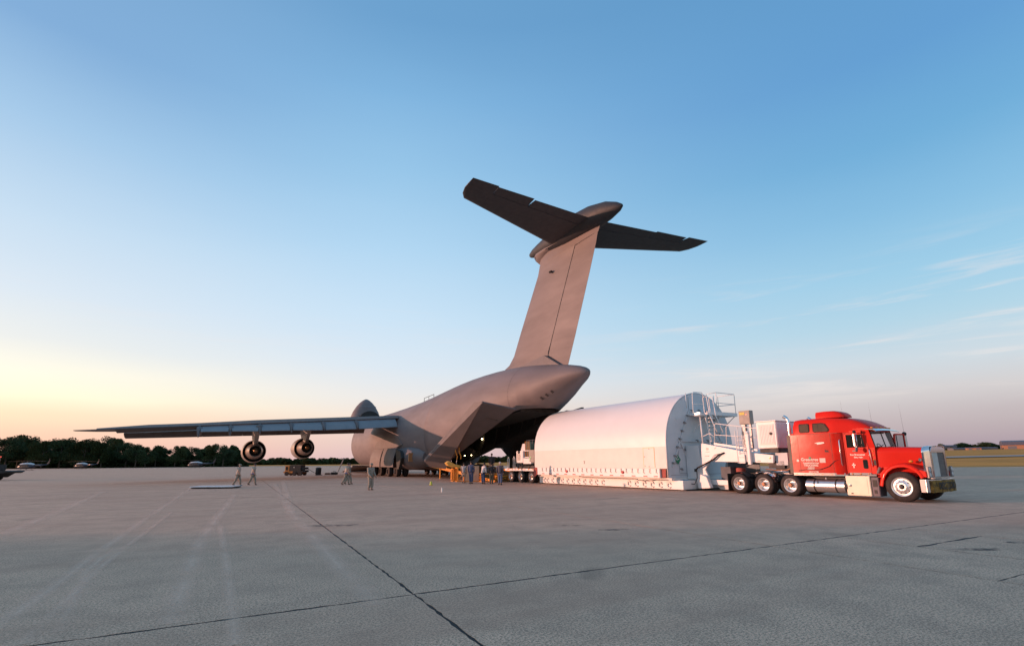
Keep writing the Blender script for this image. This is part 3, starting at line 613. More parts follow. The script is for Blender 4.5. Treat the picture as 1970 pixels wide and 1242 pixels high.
# ------------------------------------------------------------------ wheels
def wheel(parent, loc, r, w, side, kind='drive', dual=True, rimr=0.29):
    """wheel part with tyre, rim and hub below it; side = -1 faces -y"""
    s = side
    wl = MB()
    prof = [(0, rimr), (-0.015, rimr+0.04), (0.0, r*0.86), (0.03, r*0.965), (0.07, r), (w-0.07, r), (w-0.03, r*0.965), (w, r*0.86), (w, rimr)]
    pr2 = prof+([(w+0.06, rimr), (w+0.06, r*0.86), (w+0.10, r*0.98), (w+0.14, r), (2*w, r), (2*w+0.04, r*0.965), (2*w+0.06, r*0.86), (2*w+0.06, rimr)] if dual else [])
    wl.lathe([(-s*0+(-s)*t, q) for t, q in pr2], (0, 0, 0), 'y', 40, cap=False)
    w_ = wl.build('wheel', m_tyre, parent, smooth=40, loc=loc)
    rm = MB()
    if kind == 'drive':
        rp = [(0.0, rimr+0.02), (-0.012, rimr+0.01), (0.0, rimr-0.02), (0.06, rimr-0.035), (0.17, rimr-0.05), (0.185, rimr-0.07), (0.185, 0.14), (0.10, 0.13), (0.09, 0.10)]
    elif kind == 'steer':
        rp = [(0.0, rimr+0.02), (-0.012, rimr+0.01), (0.0, rimr-0.02), (0.05, rimr-0.04), (0.055, rimr-0.06), (0.0, 0.17), (-0.03, 0.15), (-0.03, 0.10)]
    else:
        rp = [(0.0, rimr+0.02), (-0.01, rimr), (0.05, rimr-0.03), (0.14, rimr-0.05), (0.15, 0.10)]
    rm.lathe([(-s*t, q) for t, q in rp], (0, 0, 0), 'y', 32, cap=False)
    rm.build('rim', m_rim, w_, smooth=40)
    d0 = {'drive': 0.184, 'steer': 0.022, 'trailer': 0.148}[kind]
    rh = 0.19 if kind == 'drive' else (rimr*0.72 if kind == 'steer' else 0.16)
    hl = MB()
    for k in range(10):
        a = 2*PI*k/10; hl.lathe([(-s*d0-s*(-0.004), 0.022), (-s*d0-s*(-0.006), 0.0)], (rh*math.cos(a), 0, rh*math.sin(a)), 'y', 8)
    hl.build('hand_hole', m_blk, w_, kind='stuff')
    nb = MB(); 
    for k in range(10):
        a = 2*PI*(k+0.5)/10; rr = 0.115 if kind != 'steer' else 0.135
        nb.lathe([(s*0.06, 0.013), (s*0.0, 0.012), (s*0.0, 0.0)], (rr*math.cos(a), s*(-0.06 if kind == 'drive' else -0.02), rr*math.sin(a)), 'y', 6)
    nb.build('wheel_nut', m_chrome, w_, kind='stuff')
    hp = {'drive': [(0.10, 0.10), (-0.02, 0.095), (-0.05, 0.08), (-0.055, 0.0)], 'steer': [(0.0, 0.105), (-0.05, 0.085), (-0.09, 0.06), (-0.10, 0.0)], 'trailer': [(0.15, 0.1), (0.02, 0.09), (0.0, 0.0)]}[kind]
    MB().lathe([(-s*t, q) for t, q in hp], (0, 0, 0), 'y', 20).build('hub', m_hub if kind != 'steer' else m_dark, w_, smooth=40)
    return w_
m_rim = mat('polished_rim', (0.82, 0.80, 0.78), 0.30, 0.75, var=0.05)
m_hub = mat('oily_hub', (0.16, 0.075, 0.04), 0.45, 0.5)

# ------------------------------------------------------------------ rear dolly with power units
dl = thing('trailer_dolly', 'three-axle white dolly with generator under the container tail', 'trailer dolly', CTL, CTA)
MB().bb(-18.05, -13.1, -2.62, 0.9, 0.93, 1.12).build('deck', m_white, dl, bevel=0.02)
MB().bb(-17.9, -13.2, -2.0, 0.3, 0.70, 0.93).build('chassis', m_dark, dl)
for x in (-17.15, -15.65, -14.15):
    wheel(dl, (x, -2.60, 0.47), 0.47, 0.24, -1, 'trailer', True, 0.26); wheel(dl, (x, 0.86, 0.47), 0.47, 0.24, 1, 'trailer', True, 0.26)
    MB().tube([(x, -2.2, 0.47), (x, 0.5, 0.47)], 0.07, 8).build('axle', m_dark, dl)
    MB().prism([(x-0.42, 0.98), (x-0.15, 1.10), (x+0.15, 1.10), (x+0.42, 0.98), (x+0.3, 1.12), (x-0.3, 1.12)], 'y', -2.64, -2.635).build('mudguard', m_amber, dl)
rf2 = MB().box((0, 0, 0), (0.28, 0.01, 0.05)).build('reflector', m_redref, dl, loc=(-17.6, -2.626, 1.04))
for x in (-16.4, -15.0, -13.7): part(rf2, 'reflector', dl, (x, -2.626, 1.04))
for x, h in ((-17.75, 0.95), (-16.85, 0.98)):
    MB().tube([(x-0.12, -2.45, 1.12), (x-0.12, -2.45, 1.12+h*0.85), (x, -2.45, 1.12+h), (x+0.12, -2.45, 1.12+h*0.85), (x+0.12, -2.45, 1.12)], 0.035, 6).build('hoop_rail', m_railw, dl, smooth=True)
wn = MB().bb(-17.0, -16.6, -2.3, -1.7, 1.12, 1.62).build('winch', m_steel, dl, bevel=0.03)
MB().lathe([(0, 0.16), (-0.05, 0.16), (-0.06, 0)], (-16.8, -2.3, 1.36), 'y', 14).build('drum', m_dark, wn)
pu = MB().bb(-16.35, -15.35, -2.55, -1.2, 1.58, 2.55).build('power_unit', m_white, dl, bevel=0.03)
MB().bb(-16.22, -15.75, -2.565, -2.552, 1.78, 2.30).build('grille', m_greyp, pu)
for k in range(6): MB().bb(-16.2, -15.77, -2.58, -2.567, 1.82+k*0.08, 1.85+k*0.08).build('slat', m_white2, pu)
MB().prism([(-16.05, 2.55), (-15.75, 3.15), (-15.3, 3.15), (-15.3, 2.55)], 'y', -2.3, -1.6).build('air_intake', m_end, pu)
MB().lathe([(0, 0.13), (-0.08, 0.1), (-0.09, 0)], (-15.92, -2.56, 2.45), 'y', 12).build('gauge', m_dark, pu)
m_teal = mat('teal_panel', (0.03, 0.12, 0.11), 0.5)
hx = MB().bb(-15.3, -14.6, -2.3, -1.9, 2.0, 3.3).build('hose_rack', m_teal, dl)
for x in (-15.25, -14.98, -14.72): MB().tube([(x, -2.36, 2.02), (x, -2.36, 3.32)], 0.03, 6).build('hose', m_amber, hx)
for z in (2.0, 2.52): MB().bb(-15.35, -14.65, -2.42, -2.34, z, z+0.06).build('crossbar', m_white, hx)
MB().bb(-15.3, -14.2, -2.55, -1.8, 1.5, 1.95).build('tray', m_white, dl)
cbx = MB().bb(-14.5, -13.75, -2.55, -1.9, 1.62, 2.6).build('control_cabinet', m_greyp, dl, bevel=0.02)
m_gled = mat('green_indicator', (0.2, 0.9, 0.2), 0.4, emit=(0.15, 0.9, 0.15), estr=0.7)
for x, z in ((-14.35, 1.95), (-14.35, 1.83), (-14.27, 2.02)): MB().box((x, -2.556, z), (0.05, 0.01, 0.05)).build('indicator', m_gled, cbx)
MB().bb(-14.1, -13.2, -2.2, -1.4, 2.6, 2.95).build('duct', m_white, dl)
for k in range(5): MB().tube([(-15.4+k*0.45, -2.2, 3.1), (-15.3+k*0.45, -2.2, 3.4), (-15.0+k*0.45, -2.0, 3.42)], 0.03, 6).build('pipe', m_steel, dl)
for x in (-15.9, -14.9, -13.9): MB().tube([(x, -2.3, 1.12), (x+0.2, -2.3, 1.3), (x+0.5, -2.2, 1.25)], 0.05, 6).build('hose', m_dark, dl)
MB().bb(-16.3, -13.2, -2.3, 0.4, 1.12, 1.35).build('bolster', m_dark, dl)
# ------------------------------------------------------------------ red semi truck (x forward, visible side is -y)
TRL, TRA = (16.3654, 20.9473, 0), R(-58)
tr = thing('semi_truck', 'red long-nosed semi truck with sleeper cab coupled to the white trailer', 'truck', TRL, TRA)
m_red = mat('red_truck_paint', (0.66, 0.020, 0.010), 0.36, var=0.10, scale=0.8, coat=0.06, bump=0.03, bscale=1.6, spec=0.12)
m_redd = mat('red_sleeper_side', (0.66, 0.020, 0.009), 0.20, var=0.25, scale=1.1, coat=0.0, bump=0.5, bscale=0.55, spec=0.24)
m_cream = mat('cream_toolbox', (0.85, 0.74, 0.56), 0.4, var=0.05)
m_wtxt = mat('white_lettering', (0.85, 0.80, 0.72), 0.5)
m_tint = mat('tinted_window', (0.10, 0.075, 0.055), 0.55, spec=0.1)
for s in (-1, 1): MB().bb(-7.75, 0.65, s*0.43-0.04, s*0.43+0.04, 0.74, 0.98).build('frame_rail', m_dark, tr)
for x in (-7.3, -6.4, -5.1, -3.4, -2.0, 0.45): MB().bb(x-0.06, x+0.06, -0.39, 0.39, 0.78, 0.94).build('crossmember', m_dark, tr)
wheel(tr, (0, -1.24, 0.585), 0.585, 0.33, -1, 'steer', False, 0.355); wheel(tr, (0, 1.24, 0.585), 0.585, 0.33, 1, 'steer', False, 0.355)
MB().bb(-0.08, 0.08, -0.95, 0.95, 0.38, 0.52).build('front_axle', m_dark, tr)
for x in (-4.43, -5.75, -7.07):
    wheel(tr, (x, -1.25, 0.50), 0.50, 0.27, -1, 'drive', True, 0.30); wheel(tr, (x, 1.25, 0.50), 0.50, 0.27, 1, 'drive', True, 0.30)
    MB().tube([(x, -0.7, 0.5), (x, -0.15, 0.52), (x, 0, 0.55), (x, 0.15, 0.52), (x, 0.7, 0.5)], [0.07, 0.09, 0.22, 0.09, 0.07], 10).build('drive_axle', m_dark, tr, smooth=True)
    for s in (-1, 1): MB().lathe([(0.60, 0.12), (0.74, 0.14)], (x+0.35, s*0.5, 0), 'z', 10).build('air_spring', m_black, tr)
# fifth wheel and deck plate
MB().bb(-6.6, -4.6, -0.5, 0.5, 0.985, 1.03).build('deck_plate', m_steel, tr)
MB().lathe([(1.03, 0.46), (1.10, 0.48), (1.10, 0.0)], (-6.1, 0, 0), 'z', 20).build('fifth_wheel', m_dark, tr)
MB().bb(-4.75, -4.3, -0.7, 0.7, 1.0, 1.55).build('headache_rack', m_dark, tr)
MB().tube([(-4.3, -0.9, 1.35), (-4.8, -0.85, 1.15), (-5.4, -0.5, 1.15), (-6.2, -0.2, 1.2)], 0.025, 6).build('air_line', mat('copper_hose', (0.45, 0.18, 0.08), 0.4), tr, smooth=True)
MB().tube([(-4.5, -0.9, 1.05), (-4.9, -1.0, 1.12), (-5.5, -0.9, 1.08)], 0.03, 6).build('air_line', m_chrome, tr, smooth=True)
# quarter fenders over the middle axle, mud flaps behind the last one
for s in (-1, 1):
    mb = MB(); rings = []
    for i in range(15):
        a = R(12+i*9.0); rings.append([(-5.75+0.60*math.cos(a), s*yy, 0.50+0.60*math.sin(a)+dz) for yy, dz in ((1.26, -0.02), (1.24, 0.0), (0.66, 0.0), (0.66, -0.015), (1.22, -0.02))])
    mb.loft(rings).build('quarter_fender', m_chrome, tr, smooth=50)
    for k in range(4): MB().box((-5.75+0.615*math.cos(R(14+k*7)), s*1.0, 0.5+0.615*math.sin(R(14+k*7))), (0.02, 0.5, 0.03), Matrix.Rotation(-R(14+k*7), 3, 'Y')).build('fender_strip', m_dark, tr)
    mf = MB().bb(-7.72, -7.69, s*0.62, s*1.26, 0.12, 0.98).build('mud_flap', m_black, tr)
    mb = MB(); rings = []
    for i in range(12):
        a = R(35+i*11.0); rings.append([(-7.07+0.58*math.cos(a), s*yy, 0.50+0.58*math.sin(a)+dz) for yy, dz in ((1.24, -0.01), (1.22, 0.0), (0.66, 0.0), (0.66, -0.015))])
    mb.loft(rings).build('quarter_fender', m_dark, tr, smooth=50)
# --- sleeper
SY = 1.25
def rr(x0, x1, z0, z1, r): # rounded rect in (x,z)
    pts = []
    for cx, cz, a0 in ((x1-r, z1-r, 0), (x0+r, z1-r, 90), (x0+r, z0+r, 180), (x1-r, z0+r, 270)):
        for k in range(5): a = R(a0+k*22.5); pts.append((cx+r*math.cos(a), cz+r*math.sin(a)))
    return pts
# plan section: rear square, front corners curve in to the cab
def plan(zlist, xr, xf, wr, wf, crn=0.42):
    rings = []
    for z, sc, xb, xfz in zlist:
        p = [(xb, -wr*sc)]
        for k in range(7):
            a = R(k*15); p.append((xfz-crn+crn*math.sin(a), -(wf*sc)-(wr-wf)*sc*math.cos(a)))
        q = [(x, -y) for x, y in reversed(p)]
        rings.append([(x, y, z) for x, y in p+q])
    return rings
MB().loft(plan([(1.02, 1.0, -4.20, -1.96), (1.5, 1.0, -4.20, -1.96), (2.2, 1.0, -4.19, -1.96), (2.80, 1.0, -4.18, -1.96)], 0, 0, SY, 1.0)).build('sleeper', m_redd, tr, smooth=40)
# raised roof, sides leaning in, front sweeping down to the visor
def roof_ring(x, zt, hw, zb=2.802, lean=0.10, rc=0.28):
    pts = [(x, -hw, zb)]; h = zt-zb; rc = min(rc, h*0.8)
    pts.append((x, -hw+lean*max(0, (h-rc))*0.5, zt-rc))
    for k in range(1, 6):
        a = R(k*15); pts.append((x, -(hw-lean*h*0.5-rc)-rc*math.cos(a), zt-rc+rc*math.sin(a)))
    pts.append((x, -(hw-lean*h*0.5-rc)*0.5, zt+0.02)); 
    return pts+[(x, -y, z) for _, y, z in reversed(pts)]
prof = [(-4.02, 3.36, 1.24), (-3.98, 3.47, 1.245), (-3.7, 3.50, 1.25), (-3.0, 3.50, 1.25), (-2.4, 3.48, 1.24), (-2.15, 3.46, 1.18), (-1.9, 3.43, 1.10), (-1.6, 3.36, 1.04), (-1.35, 3.26, 1.0), (-1.12, 3.13, 0.97), (-0.98, 3.02, 0.93), (-0.93, 2.96, 0.9)]
MB().loft([roof_ring(*p) for p in prof]).build('sleeper_roof', m_red, tr, smooth=45)
MB().bb(-4.165, -4.03, -1.22, 1.22, 2.803, 2.86).build('roof_ledge', m_red, tr, bevel=0.02)
# rear extenders (dark edge) behind the sleeper
for s in (-1, 1): MB().bb(-4.36, -4.205, s*1.05, s*1.24, 1.05, 2.78).build('side_extender', mat('extender_dark', (0.07, 0.05, 0.04), 0.5), tr)
MB().prism(rr(-3.70, -3.30, 2.90, 3.24, 0.05), 'y', -1.262, -1.20).build('sleeper_window', m_tint, tr)
MB().prism([(-3.07, 3.23), (-2.72, 3.24), (-2.60, 3.20), (-2.47, 2.98), (-2.47, 2.92), (-2.52, 2.89), (-3.05, 2.89), (-3.09, 2.93)], 'y', -1.262, -1.18).build('sleeper_window', m_tint, tr)
MB().bb(-2.885, -2.87, -1.268, -1.263, 2.90, 3.23).build('window_bar', m_blk, tr)
for pts in (rr(-3.72, -3.28, 2.88, 3.26, 0.06), [(-3.09, 3.25), (-2.71, 3.26), (-2.58, 3.22), (-2.44, 2.99), (-2.44, 2.91), (-2.50, 2.87), (-3.06, 2.87), (-3.11, 2.92)]):
    MB().tube([(x, -1.25, z) for x, z in pts]+[(pts[0][0], -1.25, pts[0][1])], 0.014, 6, cap=False).build('window_seal', m_blk, tr)
# chrome strips and small lamps along the sill
ss = MB().bb(-4.20, -2.40, -1.262, -1.245, 0.955, 1.075).build('sill_strip', m_chrome, tr)
for k in range(5): MB().bb(-4.1+k*0.38, -4.02+k*0.38, -1.272, -1.263, 1.0, 1.03).build('marker_lamp', m_amber, ss)
MB().bb(-4.19, -1.98, -1.0, 1.0, 0.95, 1.018).build('sill', m_dark, tr)
MB().add([(-2.40, -1.262, 1.075), (-2.05, -1.16, 1.075), (-1.97, -1.06, 1.075), (-2.40, -1.262, 0.955), (-2.05, -1.16, 0.955), (-1.97, -1.06, 0.955)], [(0, 1, 4, 3), (1, 2, 5, 4)]).build('sill_strip', m_brushed, tr)
# seams, marks, lettering on the sleeper side
MB().bb(-3.86, -3.853, -1.256, -1.25, 1.08, 2.79).bb(-2.42, -2.41, -1.257, -1.25, 1.08, 2.79).bb(-4.19, -2.1, -1.256, -1.25, 2.785, 2.80).build('panel_seam', mat('seam_dark_red', (0.14, 0.008, 0.006), 0.5), tr)
MB().tube([(-3.95, -1.262, 1.16), (-3.6, -1.27, 1.22), (-3.0, -1.28, 1.22), (-2.6, -1.28, 1.36), (-2.35, -1.26, 1.58), (-2.15, -1.2, 1.66)], 0.012, 5).build('cable', m_blk, tr, smooth=True)
for tx, sz, x, z, sx in (('Greentree', 0.19, -3.42, 1.66, 0.95), ('TRANSPORTATION', 0.085, -3.38, 1.50, 0.95), ('TRUCKING', 0.12, -3.38, 1.40, 1.05), ('COMPANY', 0.06, -3.38, 1.30, 1.0), ('TRAVERSE CITY', 0.045, -3.4, 1.24, 1.0), ('USDOT 917288', 0.06, -3.30, 1.12, 1.1)):
    text(tx, sz, (x, -1.256, z), (PI/2, 0, 0), m_wtxt, tr, 'lettering', sx, 0.003)
MB().lathe([(0, 0.055), (-0.004, 0.055), (-0.005, 0)], (-3.39, -1.256, 1.73), 'y', 10).build('tree_emblem', m_green, tr)
MB().bb(-2.98, -2.73, -1.258, -1.252, 1.52, 1.72).build('paper_placard', mat('pale_placard', (0.75, 0.55, 0.5), 0.6), tr)
MB().lathe([(0, 0.06), (-0.004, 0.06), (-0.005, 0)], (-3.95, -1.254, 1.62), 'y', 12).build('round_badge', m_wtxt, tr)
MB().prism([(-3.12, 2.38), (-2.95, 2.42), (-2.70, 2.42), (-2.68, 2.37), (-2.85, 2.33), (-3.02, 2.32), (-2.98, 2.36)], 'y', -1.262, -1.252).build('swoosh_badge', m_wtxt, tr)
MB().prism([(-2.70, 2.10), (-2.60, 2.0), (-2.62, 2.08), (-2.52, 1.98), (-2.7, 1.98)], 'y', -1.262, -1.252).build('bird_badge', m_blk, tr)
# --- AC fairing on the roof
fr = [(-3.12, 3.50, 3.80, 0.52), (-2.8, 3.50, 3.82, 0.54), (-2.4, 3.50, 3.81, 0.52), (-2.15, 3.50, 3.74, 0.46), (-2.0, 3.50, 3.64, 0.38), (-1.95, 3.50, 3.56, 0.3)]
rings = []
for x, zb, zt, w in fr:
    rings.append([(x, -w, zb), (x, -w*0.97, zb+(zt-zb)*0.6), (x, -w*0.85, zt-0.02), (x, -w*0.5, zt), (x, w*0.5, zt), (x, w*0.85, zt-0.02), (x, w*0.97, zb+(zt-zb)*0.6), (x, w, zb)])
fa = MB().loft(rings).build('roof_fairing', m_red, tr, smooth=50)
fa.location = (0, -0.35, 0)
# --- exhaust stack and intake
for s in (-1, 1):
    MB().tube([(-4.28, s*1.08, 1.3), (-4.28, s*1.08, 3.30)], 0.075, 12).build('exhaust_stack', m_chrome, tr, smooth=40)
    MB().tube([(-4.28, s*1.08, 3.30), (-4.29, s*1.08, 3.5), (-4.36, s*1.08, 3.62), (-4.48, s*1.08, 3.70)], [0.065, 0.065, 0.075, 0.085], 12, cap=False).build('exhaust_tip', m_chrome, tr, smooth=True)
# --- cab with door openings
CY = 1.03
seam = MATS['seam_dark_red']
cab_side = [(-2.0, 1.06), (-0.92, 1.06), (-0.86, 2.15), (-1.05, 2.86), (-2.0, 2.86)]
# cab shell built as panels so that the windows are real openings
def panel(name, polys, y0, y1, mt, par=None, bevel=0.0):
    mb = MB()
    for p in polys: mb.prism(p, 'y', y0, y1)
    return mb.build(name, mt, par or tr, bevel=bevel)
W_ = dict(x0=-1.86, x1=-1.24, z0=2.17, z1=2.72)
def door_polys(xa, xb):
    return [[(xa, 1.10), (xb, 1.10), (xb, 2.15), (xa, 2.15)], [(xa, 2.15), (xa+0.06, 2.15), (xa+0.06, 2.74), (xa, 2.74)],
            [(xb-0.10, 2.15), (xb, 2.15), (xb-0.12, 2.74), (xb-0.2, 2.74)], [(xa+0.06, 2.70), (xb-0.2, 2.70), (xb-0.2, 2.76), (xa+0.06, 2.76)]]
for s, nm in ((-1, 'near'),):
    dr = panel('door', door_polys(-1.93, -1.06), -CY-0.03, -CY+0.02, m_red)
    MB().prism([(-1.87, 2.16), (-1.17, 2.16), (-1.26, 2.70), (-1.87, 2.70)], 'y', -CY-0.005, -CY+0.003).build('door_glass', m_glass, dr)
    MB().bb(-1.53, -1.50, -CY-0.02, -CY, 2.16, 2.70).build('window_bar', m_alu, dr)
    MB().prism(rr(-1.33, -1.15, 1.27, 1.64, 0.05), 'y', -CY-0.036, -CY-0.031).build('vent_window', m_glass, dr)
    MB().bb(-1.9, -1.08, -CY-0.036, -CY-0.031, 1.0, 1.10).build('door_kick_plate', m_chrome, dr)
    MB().bb(-1.66, -1.50, -CY-0.06, -CY-0.03, 1.98, 2.03).build('handle', m_chrome, dr)
    text('Ron Brannaman', 0.105, (-1.50, -CY-0.034, 1.97-0.12), (PI/2, 0, 0), m_wtxt, dr, 'lettering', 0.85, 0.003)
    text('Elsie, Nebr.', 0.085, (-1.47, -CY-0.034, 1.74), (PI/2, 0, 0), m_wtxt, dr, 'lettering', 0.9, 0.003)
    MB().bb(-1.72, -1.68, -CY-0.036, -CY-0.031, 1.30, 1.50).bb(-1.77, -1.63, -CY-0.036, -CY-0.031, 1.40, 1.44).build('cross_badge', m_wtxt, dr)
    for k in range(3): MB().ball((-1.78+k*0.31, -CY-0.04, 1.05), 0.035, 8, 6).build('marker_lamp', m_amber, dr, smooth=True)
# body behind and ahead of the door
for s in (-1, 1):
    panel('cab_pillar', [[(-2.02, 1.06), (-1.94, 1.06), (-1.94, 2.86), (-2.02, 2.86)], [(-1.05, 1.06), (-0.86, 1.06), (-0.82, 2.13), (-1.04, 2.13)], [(-1.94, 2.77), (-1.24, 2.77), (-1.26, 2.86), (-1.94, 2.86)]], s*CY-0.03 if s < 0 else CY-0.03, s*CY+0.03 if s < 0 else CY+0.03, m_red)
    MB().add([(-0.83, s*1.0, 2.13), (-1.04, s*1.04, 2.13), (-0.98, s*1.0, 2.86), (-1.22, s*1.03, 2.86), (-0.85, s*0.92, 2.13), (-0.99, s*0.90, 2.86)], [(0, 1, 3, 2), (0, 2, 5, 4), (1, 4, 5, 3), (0, 4, 1), (2, 3, 5)]).build('windscreen_pillar', m_red, tr)
MB().prism([(-2.0, 2.86), (-0.96, 2.86), (-0.92, 2.90), (-1.2, 2.96), (-2.0, 2.98)], 'y', -CY, CY).build('cab_roof', m_red, tr, bevel=0.03)
MB().bb(-1.98, -0.90, -1.0, 1.0, 1.02, 1.12).build('cab_floor', m_dark, tr)
MB().bb(-2.02, -1.99, -0.98, 0.98, 1.1, 2.85).build('cab_rear_wall', mat('cab_lining', (0.20, 0.19, 0.18), 0.9), tr)
for s in (-1, 1):
    MB().add([(-0.83, 0.02*s, 2.16), (-0.83, 0.95*s, 2.16), (-0.97, 0.92*s, 2.83), (-0.97, 0.02*s, 2.83)], [(0, 1, 2, 3)]).build('windscreen', m_clear, tr)
MB().tube([(-0.82, 0, 2.14), (-0.96, 0, 2.84)], 0.022, 6).build('windscreen_bar', m_blk, tr)
MB().tube([(-0.82, -0.97, 2.15), (-0.82, 0.97, 2.15), (-0.97, 0.94, 2.84), (-0.97, -0.94, 2.84), (-0.82, -0.97, 2.15)], 0.022, 6).build('windscreen_seal', m_blk, tr)
for y in (-0.55, 0.35): MB().tube([(-0.76, y-0.35, 2.17), (-0.78, y, 2.18), (-0.80, y+0.30, 2.26)], 0.012, 5).build('wiper', m_blk, tr)
# dash, seats, steering wheel
MB().bb(-1.15, -0.86, -0.95, 0.95, 1.95, 2.14).build('dashboard', m_dark, tr, bevel=0.02)
for y in (-0.5, 0.5): MB().bb(-1.75, -1.35, y-0.24, y+0.24, 1.6, 1.72).bb(-1.82, -1.7, y-0.24, y+0.24, 1.6, 2.35).bb(-1.8, -1.72, y-0.14, y+0.14, 2.36, 2.55).build('seat', m_greyp, tr, bevel=0.03)
sw = MB().tube([(-1.22-0.1*math.sin(2*PI*k/16), 0.5+0.22*math.cos(2*PI*k/16), 2.12+0.2*math.sin(2*PI*k/16)) for k in range(17)], 0.016, 6, cap=False).build('steering_wheel', m_blk, tr)
# visor and roof marker lamps
mb = MB(); rings = []
for y in (-1.12, -1.0, -0.6, 0.0, 0.6, 0.95, 1.02):
    c_ = 0.05*(1-(y/1.18)**2); rings.append([(-1.08+c_*0.5, y, 2.93+c_), (-0.74+c_, y, 2.87+c_), (-0.66+c_*1.4, y, 2.80+c_), (-0.68+c_*1.4, y, 2.785+c_), (-0.76+c_, y, 2.845+c_), (-1.08+c_*0.5, y, 2.90+c_)])
mb.loft(rings).build('sun_visor', m_chrome, tr, smooth=40)
for y in (-0.8, -0.4, 0, 0.4, 0.8): MB().ball((-0.93, y, 2.99-abs(y)*0.03), 0.045, 10, 6, (1.6, 1, 0.8)).build('roof_lamp', m_amber, tr, smooth=True)
MB().tube([(-1.45, -0.9, 2.96), (-1.45, -0.9, 2.96)] if 0 else [(-1.62, -0.86, 3.0), (-1.2, -0.86, 3.0)], 0.035, 8).build('air_horn', m_chrome, tr)
# grab rails
MB().tube([(-2.08, -1.13, 1.35), (-2.10, -1.2, 1.45), (-2.10, -1.2, 2.45), (-2.08, -1.13, 2.55)], 0.022, 8).build('grab_rail', m_chrome, tr, smooth=True)
MB().tube([(-0.98, -CY-0.03, 1.35), (-0.97, -CY-0.08, 1.45), (-1.02, -CY-0.08, 2.0), (-1.02, -CY-0.03, 2.1)], 0.018, 8).build('grab_rail', m_chrome, tr, smooth=True)
# near mirrors
def mirror(s, x=-1.20):
    y = s*(CY+0.24)
    m_ = MB().tube([(x+0.0, s*CY, 2.75), (x, y, 2.74), (x, y, 2.08), (x+0.02, s*CY, 2.06)], 0.014, 6).build('mirror_arm', m_chrome, tr, smooth=True)
    MB().box((x-0.03, y+s*0.10, 2.45), (0.06, 0.20, 0.52)).build('mirror_head', m_brushed, m_, bevel=0.02)
    MB().ball((x-0.02, y+s*0.08, 2.06), 0.105, 12, 8, (0.35, 1, 1)).build('spot_mirror', m_steel, m_, smooth=True)
    MB().ball((x-0.02, y+s*0.08, 2.80), 0.08, 12, 8, (0.8, 1, 0.8)).build('mirror_cap', m_dark, m_, smooth=True)
    return m_
mirror(-1, -1.36)
# far door standing open, with its mirror
od = thing('tmp', None, None)
for k in ('label', 'category'):
    if k in od: del od[k]
bpy.data.objects.remove(od)
da = R(98)
hinge = Vector((-0.98, CY, 0))
def sw_(p):  # swing a point of the far door about its hinge
    x = p[0]-hinge.x; y = p[1]-hinge.y
    return (hinge.x+x*math.cos(-da)-y*math.sin(-da), hinge.y+x*math.sin(-da)+y*math.cos(-da), p[2])
mb = MB()
for p in door_polys(-1.93, -1.06): mb.prism(p, 'y', CY-0.02, CY+0.03)
mb.v = [sw_(p) for p in mb.v]; fd = mb.build('door', m_red, tr, label='far door standing open')
mb = MB().prism([(-1.87, 2.16), (-1.17, 2.16), (-1.26, 2.70), (-1.87, 2.70)], 'y', CY-0.002, CY+0.004); mb.v = [sw_(p) for p in mb.v]; mb.build('door_glass', m_clear, fd)
mb = MB().bb(-1.36, -1.33, CY, CY+0.02, 2.16, 2.70); mb.v = [sw_(p) for p in mb.v]; mb.build('window_bar', m_blk, fd)
mb = MB().box((-2.02, CY-0.02, 2.42), (0.17, 0.07, 0.55)); mb.v = [sw_(p) for p in mb.v]; mb.build('mirror_head', m_brushed, fd)
mb = MB().ball((-2.02, CY-0.02, 2.76), 0.09, 10, 6); mb.v = [sw_(p) for p in mb.v]; mb.build('mirror_cap', m_dark, fd, smooth=True)
# antennas
for x, y, z0, z1 in ((-1.9, -0.95, 2.9, 4.2), (-1.3, 0.2, 2.95, 4.1), (sw_((-2.02, CY-0.02, 0))[0], sw_((-2.02, CY-0.02, 0))[1], 2.8, 4.1)): MB().tube([(x, y, z0), (x-0.03, y, z1)], 0.004, 4, 0.001).build('antenna', m_dark, tr)
# --- hood
def hood_ring(x, zt, hw, zb, rc):
    p = [(x, -hw, zb), (x, -hw, zt-rc*1.1)]
    for k in range(1, 7):
        a = R(k*15-5); p.append((x, -(hw-rc)-rc*math.cos(a), zt-rc+rc*math.sin(a)))
    p.append((x, -(hw-rc)*0.4, zt+0.012))
    return p+[(a, -b_, c) for a, b_, c in reversed(p)]
MB().loft([hood_ring(-0.86, 2.15, 0.99, 1.02, 0.22), (hood_ring(-0.6, 2.15, 0.98, 1.02, 0.22)), hood_ring(-0.2, 2.14, 0.92, 1.05, 0.22), hood_ring(0.3, 2.12, 0.84, 1.0, 0.22), hood_ring(0.66, 2.10, 0.78, 0.95, 0.22)]).build('hood', m_red, tr, smooth=45)
